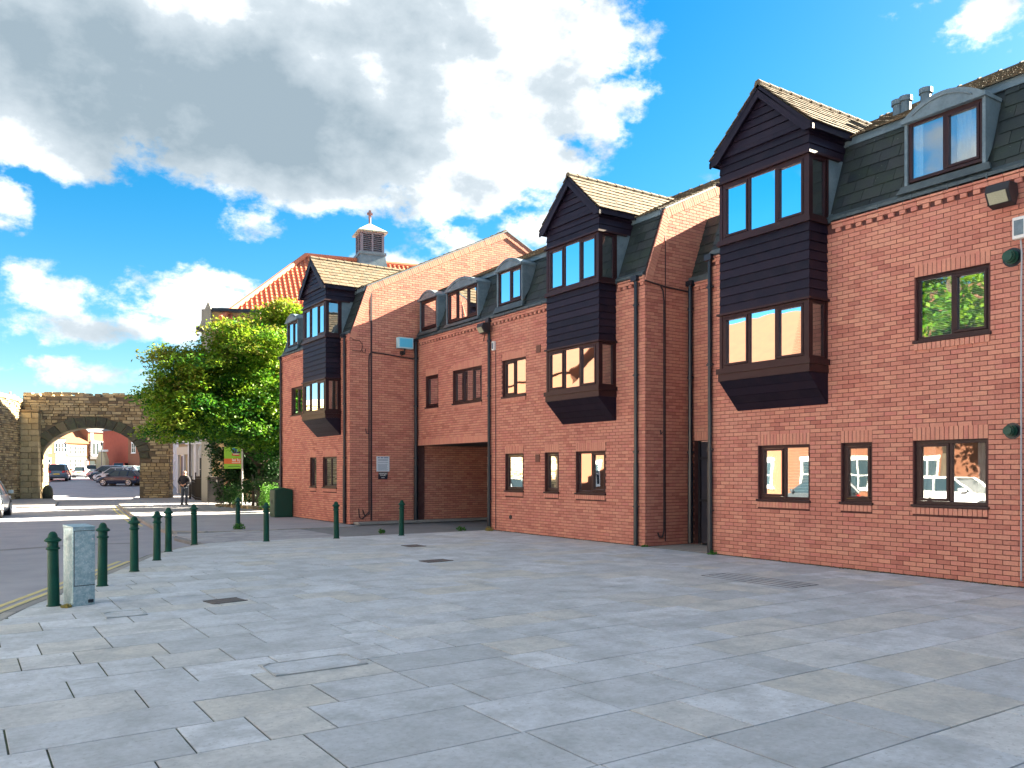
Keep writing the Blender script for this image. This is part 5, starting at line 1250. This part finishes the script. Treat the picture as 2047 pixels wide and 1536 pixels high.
f, w = housefr(131,130.5,176,134); house('sunlit orange brick house with cream windows in the middle of the arch view', f, w, 8, 4.9, 8.2, mat('apricot_brick', (.36,.20,.09), .9), OR_, grid(4,w,3.0,4.3,.7,.35)+grid(4,w,.9,2.3,.7,.35), zf, doors=((w-.75,w-.1,2.2,DK),))
f, w = housefr(176,134,216,137.2); h = house('tall red brick house with white bay windows and black shopfront inside the arch', f, w, 8, 6.6, 9.3, OB, GR_, grid(2,w,6.9-1.6,6.3,.5,.4), zf+.2, chim=((1,3,.9),))
for a in (.35, 2.0):
    m = MB(); m.fbox(f, a, a+1.3, zf+2.8, zf+5.2, 0, .5); bo = m.build('bay_window', WHITE, h)
    for z in (3.05, ):
        for q in (a+.12, a+.72): m = MB(); m.fbox(f, q, q+.45, zf+z, zf+4.9, .502, .51); m.build('pane', CGLASS, bo)
m = MB(); m.fbox(f, .1, w-.1, zf+2.3, zf+2.75, .0, .4); m.build('shop_fascia', DK, h); m = MB(); m.fbox(f, .3, w-.3, zf, zf+2.28, .0, .06); m.build('shop_window', CGLASS, h)
m = MB(); m.fbox(f, w-1.9, w-1.3, zf+1.9, zf+2.8, .42, .5); m.build('hanging_sign', PUR, h)
f, w = housefr(206,128,258,122); h = house('large plain dark red brick flank wall on the right of the arch view', f, w, 9, 6.6, 9.4, RB, GR_, [], zf, chim=((.2,2,1.),)); 
f, w = housefr(256,121,300,118); house('sunlit orange brick house at the right edge of the arch view', f, w, 9, 5.4, 7.6, OB, OR_, grid(2,w,3,4.4), zf)
f, w = housefr(203,124,222,122); m = MB(); t = thing('gate_pier', 'buff stone gateway wall with a curved top beside the red wall', 'wall', tuple(f.P(0)))
m.prism([f.P(0,zf,.3),f.P(w,zf,.3),f.P(w,zf+1.9,.3),f.P(w*.75,zf+3.1,.3),f.P(w*.35,zf+3.4,.3),f.P(0,zf+2.0,.3)], -f.N*-.5); m.build('wall', BUFF, t); m = MB(); m.fbox(f, w*.3, w*.85, zf+3.2, zf+3.5, .2, .9); m.build('coping', WHITE, t)
# street lamp seen through the arch
p = W(203.5, 115); t = thing('street_lamp', 'slim black street lamp inside the arch', 'street lamp', (p.x,p.y,1.0)); m = MB(); m.tube([p+Vector((0,0,.9)), p+Vector((0,0,5.2))], .06, 6); m.build('pole', IRON, t); m = MB(); m.lathe(p+Vector((0,0,5.2)), [(.08,0),(.2,.35),(.22,.45),(.05,.6)], 8); m.build('lantern', IRON, t)
# buildings right of the arch under the tree
f, w = housefr(330,96,362,66); house('white rendered terraced house receding behind the right pier of the arch', f, w, 8, 7.8, 10.5, WR, GR_, grid(5,w,3.2,4.8,1.0,1.5)+grid(5,w,.9,2.4,1.0,1.5)+grid(5,w,5.7,6.9,1.0,1.5), .2, doors=((w-2.4,w-1.4,2.3,BLU),))
f, w = housefr(357,66,384,63); h = house('pale shop with dark doorway behind the walking man', f, w, 8, 4.0, 5.2, BUFF, GR_, [], .0, doors=((.9,1.7,2.9,DK),))
m = MB(); m.fbox(f, .2, w-.1, 3.0, 3.6, .02, .2); m.build('shop_fascia', mat('cream_fascia', (.55,.5,.4), .7), h); m = MB(); m.fbox(f, .05, .35, 0, 3.6, .0, .15); m.fbox(f, 1.75, 2.05, 0, 3.6, .0, .15); m.build('pilaster', WR, h)
f, w = housefr(380,62,440,60); h = house('pale stone fronted shop with square pillars seen below the tree', f, w, 8, 4.2, 6.2, mat('pale_stone', (.55,.53,.48), .9), GR_, [(1.1,1.9,.8,2.9),(2.6,3.4,.8,2.9)], .0)
m = MB()
for a in (.02, .75, 2.1, 3.6): m.fbox(f, a, a+.25, 0, 4.0, .0, .22)
m.build('pilaster', WR, h); m = MB(); m.fbox(f, -.1, w, 3.7, 4.0, .2, .35); m.build('cornice', WR, h)
# lamp post and street pole in front of them
p = W(379.5, 52); o = thing('street_pole', 'tall thin dark pole rising in front of the pale shops', 'pole', (p.x,p.y,0)); m = MB(); m.tube([p, p+Vector((0,0,5.0))], .05, 8); m.build('shaft', IRON, o); m = MB(); m.tube([p, p+Vector((0,0,.9))], .08, 8); m.build('base', IRON, o)
p = W(402, 55); o = thing('street_lamp', 'short ornate lamp with a pale globe in front of the stone shop', 'street lamp', (p.x,p.y,0)); m = MB(); m.tube([p, p+Vector((0,0,2.6))], .045, 8); m.build('pole', IRON, o); m = MB(); m.lathe(p+Vector((0,0,2.6)), [(.08,0),(.17,.25),(.19,.5),(.1,.75),(.02,.85)], 10); m.build('lantern', mat('pale_glass', (.6,.62,.62), .3), o)
# houses behind the left wall: chimneys show above it
f, w = housefr(-260,78,36,84); house('brick house behind the stone wall showing only its chimney stacks', f, w, 8, 6.4, 8.5, RB, OR_, [], 0, chim=((w-4.0,3.5,1.35),(w-1.3,4.2,.75),(w-9,3.5,1.2)))
# ---- hall with pantile roof and cupola behind the far block
R0 = W(612,54); rd = Vector((.92*C_+.39*S_, -.92*S_+.39*C_, 0)).normalized(); fd = Vector((.39*C_-.92*S_, -.39*S_-.92*C_, 0)).normalized()
zrd = 15.63; hl_ = thing('hall', 'red pantiled hall with a hipped roof behind the far left block', 'building', (R0.x, R0.y, 0))
LH, HW, EH, HZ = 20, 5.3, 5.3, zrd-5.3
V3 = lambda r, f_, z: R0+rd*r+fd*f_+Vector((0,0,z))
m = MB(); m.prism([V3(-EH,HW,0),V3(LH,HW,0),V3(LH,-HW,0),V3(-EH,-HW,0)], (0,0,HZ), .5); m.build('wall', mat('hall_brick', (.35,.16,.10), .9), hl_)
m = MB(); o_ = .3
pts = [V3(-EH-o_,HW+o_,HZ-.1),V3(LH,HW+o_,HZ-.1),V3(LH,-HW-o_,HZ-.1),V3(-EH-o_,-HW-o_,HZ-.1),V3(0,0,zrd),V3(LH,0,zrd)]
m.poly(pts, [(0,1,5,4),(1,2,5),(2,3,4,5),(3,0,4),(3,2,1,0)], .1); roofh = m.build('roof', PANTILE, hl_)
# pantile rows: rolls running down the front slope and the hip end
pt = MB(); wv_ = .30; k = 0
sl = math.hypot(HW+o_, zrd-HZ+.1)
def roll(a, b):
    n = max(2, int((b-a).length/.34)); u = (b-a)/n; up = Vector((0,0,.0))
    for i in range(n):
        p = a+u*i; q = a+u*(i+1.05); pt.tube([p+Vector((0,0,.05)), q+Vector((0,0,.0))], [.075,.065], 5, caps=True, tint=random.random())
r_ = -EH
while r_ < LH-.1:
    if r_ < 0: top = V3(r_, (HW+o_)*(-r_/(EH+o_)), HZ-.1+(zrd-HZ+.1)*(1+r_/(EH+o_)))
    else: top = V3(r_, 0, zrd)
    bot = V3(r_, HW+o_, HZ-.1)
    if (top-bot).length > .4: roll(bot, top)
    r_ += wv_
pt.build('pantiles', PANTILE, roofh, kind='stuff')
m = MB(); m.tube([V3(-EH-o_,HW+o_,HZ-.05), V3(0,0,zrd+.05)], .16, 8); m.tube([V3(0,0,zrd+.05), V3(LH,0,zrd+.05)], .16, 8); m.tube([V3(-EH-o_,-HW-o_,HZ-.05), V3(0,0,zrd+.05)], .16, 8); m.build('ridge_tiles', PANTILE, roofh)
cp = V3(4.17, 0, 0); ang = math.atan2(rd.y, rd.x)
ct = thing('cupola', 'square louvred bell cupola with a lead roof and cross on the hall ridge', 'cupola', (cp.x, cp.y, zrd-.9), ang, local=True); ct.scale = (1.15,1.15,1.15)
m = MB(); m.hexa([(-.92,-.92,-.2),(.92,-.92,-.2),(.92,.92,-.2),(-.92,.92,-.2),(-.72,-.72,1.05),(.72,-.72,1.05),(.72,.72,1.05),(-.72,.72,1.05)]); m.build('base', LEAD, ct)
m = MB(); m.box(-.78,.78,-.78,.78,1.05,1.2); m.build('base_moulding', LEAD, ct)
WDP = mat('painted_louvre', (.16,.15,.19), .7); m = MB(); m.box(-.55,.55,-.55,.55,1.2,2.25); m.build('core', BLACKM, ct)
m = MB()
for sx in (-1,1):
    for sy in (-1,1): m.box(min(sx*.68,sx*.54),max(sx*.68,sx*.54),min(sy*.68,sy*.54),max(sy*.68,sy*.54),1.2,2.3)
for q in ((-.05,.05,-.67,-.6),(-.05,.05,.6,.67)): m.box(*q,1.2,2.3)
m.box(-.68,-.60,-.05,.05,1.2,2.3); m.box(.6,.68,-.05,.05,1.2,2.3); m.box(-.68,.68,-.68,.68,2.25,2.35); m.build('frame', WDP, ct)
for k in range(9):
    m = MB(); z = 1.24+k*.112; m.hexa([(-.58,-.66,z),(.58,-.66,z),(.58,-.56,z+.06),(-.58,-.56,z+.06),(-.58,-.66,z+.03),(.58,-.66,z+.03),(.58,-.56,z+.09),(-.58,-.56,z+.09)]); m.hexa([(-.66,-.58,z),(-.56,-.58,z+.06),(-.56,.58,z+.06),(-.66,.58,z),(-.66,-.58,z+.03),(-.56,-.58,z+.09),(-.56,.58,z+.09),(-.66,.58,z+.03)]); m.build('louvre', WDP, ct)
m = MB(); m.box(-.86,.86,-.86,.86,2.35,2.42); m.hexa([(-.84,-.84,2.42),(.84,-.84,2.42),(.84,.84,2.42),(-.84,.84,2.42),(-.06,-.06,3.0),(.06,-.06,3.0),(.06,.06,3.0),(-.06,.06,3.0)]); m.build('cap', mat('weathered_lead', (.30,.33,.27), .6), ct)
m = MB(); m.tube([(0,0,2.98),(0,0,3.35)], .07, 8); m.lathe((0,0,3.33), [(.05,0),(.1,.04),(.05,.08)], 8); m.build('finial', mat('finial_stone', (.25,.14,.14), .8), ct)
m = MB(); m.box(-.06,.06,-.06,.06,3.40,3.78); m.box(-.15,.15,-.055,.055,3.52,3.65); m.box(-.055,.055,-.15,.15,3.52,3.65); m.build('cross', mat('finial_stone', (.25,.14,.14), .8), ct)
# stone gabled range left of the hall, mostly behind the tree
f, w = housefr(424,47,520,47.5); h = thing('stone_range', 'stone gabled building behind the tree with a coping kneeler and dark gutter', 'building', tuple(f.P(0)))
m = MB(); m.fbox(f, 0, w, 0, 10.7, -2.5, 0, .5); m.build('wall', mat('yellow_stone', (.42,.30,.15), .9), h)
m = MB(); m.fbox(f, -.55, -.01, 0, 10.8, -2.5, .12, .5); m.prism([f.P(-.70,9.6,.2),f.P(-.05,9.6,.2),f.P(-.05,10.9,.2),f.P(-.18,11.25,.2),f.P(-.36,10.8,.2)], -f.N*1.2); m.build('coping', mat('grey_stone', (.30,.28,.24), .9), h)
m = MB(); m.fbox(f, 0, w, 10.7, 10.86, -.1, .3, .5); m.build('gutter', PIPE, h); m = MB(); m.prism([f.P(0,10.8,.1),f.P(w,10.8,.1),f.P(w,11.4,-2.5),f.P(0,11.4,-2.5)], (0,0,-.15)); m.build('roof', GR_, h)
m = MB(); m.fbox(f, -.75, -.45, 9.5, 9.75, .2, .65); m.build('lamp', BLACKM, h)
# ---- across the road (mirrored in the windows, bounces sunlight)
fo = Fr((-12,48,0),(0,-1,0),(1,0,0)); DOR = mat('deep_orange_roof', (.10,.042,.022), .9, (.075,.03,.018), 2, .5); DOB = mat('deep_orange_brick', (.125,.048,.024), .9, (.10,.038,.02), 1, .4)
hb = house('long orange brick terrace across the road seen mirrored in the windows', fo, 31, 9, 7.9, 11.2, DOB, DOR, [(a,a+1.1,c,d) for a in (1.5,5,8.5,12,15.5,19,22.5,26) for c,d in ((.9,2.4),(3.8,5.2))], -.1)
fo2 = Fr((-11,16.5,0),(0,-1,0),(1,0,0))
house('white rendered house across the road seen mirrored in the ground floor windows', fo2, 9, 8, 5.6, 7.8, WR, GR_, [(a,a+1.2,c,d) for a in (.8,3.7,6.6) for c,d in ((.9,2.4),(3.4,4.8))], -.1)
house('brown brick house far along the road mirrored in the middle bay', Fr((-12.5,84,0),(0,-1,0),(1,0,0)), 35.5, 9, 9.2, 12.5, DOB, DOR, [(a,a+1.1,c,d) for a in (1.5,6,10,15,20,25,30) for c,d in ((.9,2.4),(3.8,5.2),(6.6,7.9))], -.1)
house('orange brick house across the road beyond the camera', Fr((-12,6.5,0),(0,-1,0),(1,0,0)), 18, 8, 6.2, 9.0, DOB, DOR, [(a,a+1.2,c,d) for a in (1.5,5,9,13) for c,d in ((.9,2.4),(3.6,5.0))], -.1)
t2 = thing('tree', 'leafy green tree across the road mirrored in the first floor window', 'tree', (-7.6,18.2,0))
tree(t2, (-7.6,18.2,0), 11, 8, [((-7.6,18.2,7),(2.4,2.9,2.6)),((-7.2,16.6,8.6),(1.9,2.0,1.8)),((-7.8,19.8,9.6),(2.0,2.0,2.0)),((-7.6,18,11),(1.8,1.9,1.4))], 170, .13, per=42, seed=8, tr=.22)
m = MB(); m.box(-12,-6.4,-20,47,-.3,.02); o = m.build('far_pavement', PATH); o['kind'] = 'structure'
# ================================================================= PERSON
def person(px, Z):
    p = W(px, Z); t = thing('person', 'bald man in dark jacket and grey jeans walking with hands clasped behind his back', 'person', (p.x, p.y, -.012), math.atan2(-S_, C_), local=True)
    # local: x = image right, y = away from camera (he faces away)
    def skin(name, verts, edges, radii, m, lv=2, parent=t, root=0):
        me = D.meshes.new(name); me.from_pydata(verts, edges, []); me.materials.append(m)
        o = D.objects.new(name, me); COL.objects.link(o); o.parent = parent
        sk = o.modifiers.new('skin', 'SKIN'); sd_ = o.modifiers.new('sub', 'SUBSURF'); sd_.levels = lv; sd_.render_levels = lv
        for i, r in enumerate(radii):
            q = me.skin_vertices[0].data[i]; q.radius = (r, r) if not isinstance(r, tuple) else r; q.use_root = (i == root)
        return o
    SKIN = mat('skin', (.50,.27,.19), .55); JAC = mat('navy_jacket', (.012,.012,.022), .8, (.02,.02,.03), 8, .5, bump=.4); JN = mat('grey_jeans', (.075,.09,.12), .9, (.05,.06,.08), 6, .5, bump=.3)
    # body core (head, neck, torso under clothes, arms, hands) as one skin
    v = [(0,0,1.0),(0,.01,1.25),(0,.0,1.46),(0,-.005,1.56),(0,.015,1.66),(0,.02,1.75), # 0-5 spine, head
         (-.17,0,1.44),(-.27,-.05,1.20),(-.10,-.19,1.03),(-.02,-.21,1.00), # left arm to hand
         (.17,0,1.44),(.27,-.05,1.20),(.10,-.18,1.05),(.03,-.21,1.02)]
    e = [(0,1),(1,2),(2,3),(3,4),(4,5),(2,6),(6,7),(7,8),(8,9),(2,10),(10,11),(11,12),(12,13)]
    r = [.08,.10,.10,.055,.085,.062,.05,.045,.034,.03,.05,.045,.034,.03]
    for k in range(5):
        for sg, b in ((-1, 9), (1, 13)):
            n = len(v); base = v[b]; q = (base[0]-sg*(.012), base[1]-.012, base[2]+.022-k*.014)
            v.append(q); v.append((q[0]-sg*.035, q[1]-.008, q[2]-.012)); v.append((q[0]-sg*.058, q[1]+.004, q[2]-.022)); e += [(b,n),(n,n+1),(n+1,n+2)]; r += [.010,.009,.008]
    body = skin('body', v, e, r, SKIN)
    # head detail: ears, fringe of grey hair
    m = MB()
    for sg in (-1, 1): m.lathe((sg*.083, .02, 1.655), [(.004,-.03),(.016,-.02),(.018,.0),(.016,.02),(.004,.03)], 8)
    m.build('ear', SKIN, t, smooth=True)
    m = MB(); m.lathe((0,.0,1.615), [(.070,0),(.088,.02),(.0905,.055),(.084,.075)], 16); m.build('hair', mat('grey_hair', (.30,.27,.25), .9), t, smooth=True)
    v = [(0,0,.88),(0,.005,1.12),(0,.0,1.32),(0,-.005,1.43),(0,0,1.50), (-.16,-.005,1.43),(-.235,-.02,1.33),(-.285,-.055,1.17),(-.18,-.15,1.075),(-.12,-.185,1.04),(.16,-.005,1.43),(.235,-.02,1.33),(.285,-.055,1.17),(.18,-.15,1.085),(.12,-.18,1.055)]
    e = [(0,1),(1,2),(2,3),(3,4),(3,5),(5,6),(6,7),(7,8),(8,9),(3,10),(10,11),(11,12),(12,13),(13,14)]
    skin('jacket', v, e, [(.25,.18),(.23,.17),(.24,.17),(.19,.14),(.09,.08),(.10,.09),(.085,.08),(.07,.07),(.06,.06),(.05,.05),(.10,.09),(.085,.08),(.07,.07),(.06,.06),(.05,.05)], JAC)
    v = [(0,0,1.04),(-.09,0,.84),(-.105,-.02,.50),(-.115,-.06,.10),(-.115,-.06,.06),(.09,0,.86),(.095,.03,.50),(.08,.0,.10),(.08,.0,.06)]
    skin('trousers', v, [(0,1),(1,2),(2,3),(3,4),(0,5),(5,6),(6,7),(7,8)], [(.18,.13),.11,.085,.062,.065,.10,.078,.062,.065], JN)
    for x, y, rz in ((-.12,.0,.1),(.09,.06,-.25)):
        m = MB(); m.hexa([(x-.05,y-.14,0),(x+.05,y-.14,0),(x+.055,y+.15,0),(x-.055,y+.15,0),(x-.04,y-.13,.09),(x+.04,y-.13,.09),(x+.04,y+.12,.045),(x-.04,y+.12,.045)]); m.build('shoe', BLACKM, t, bevel=.02)
person(369, 43.2)
print('objects', len(D.objects), 'tris approx', sum(len(o.data.polygons)*2 for o in D.objects if o.type == 'MESH'))
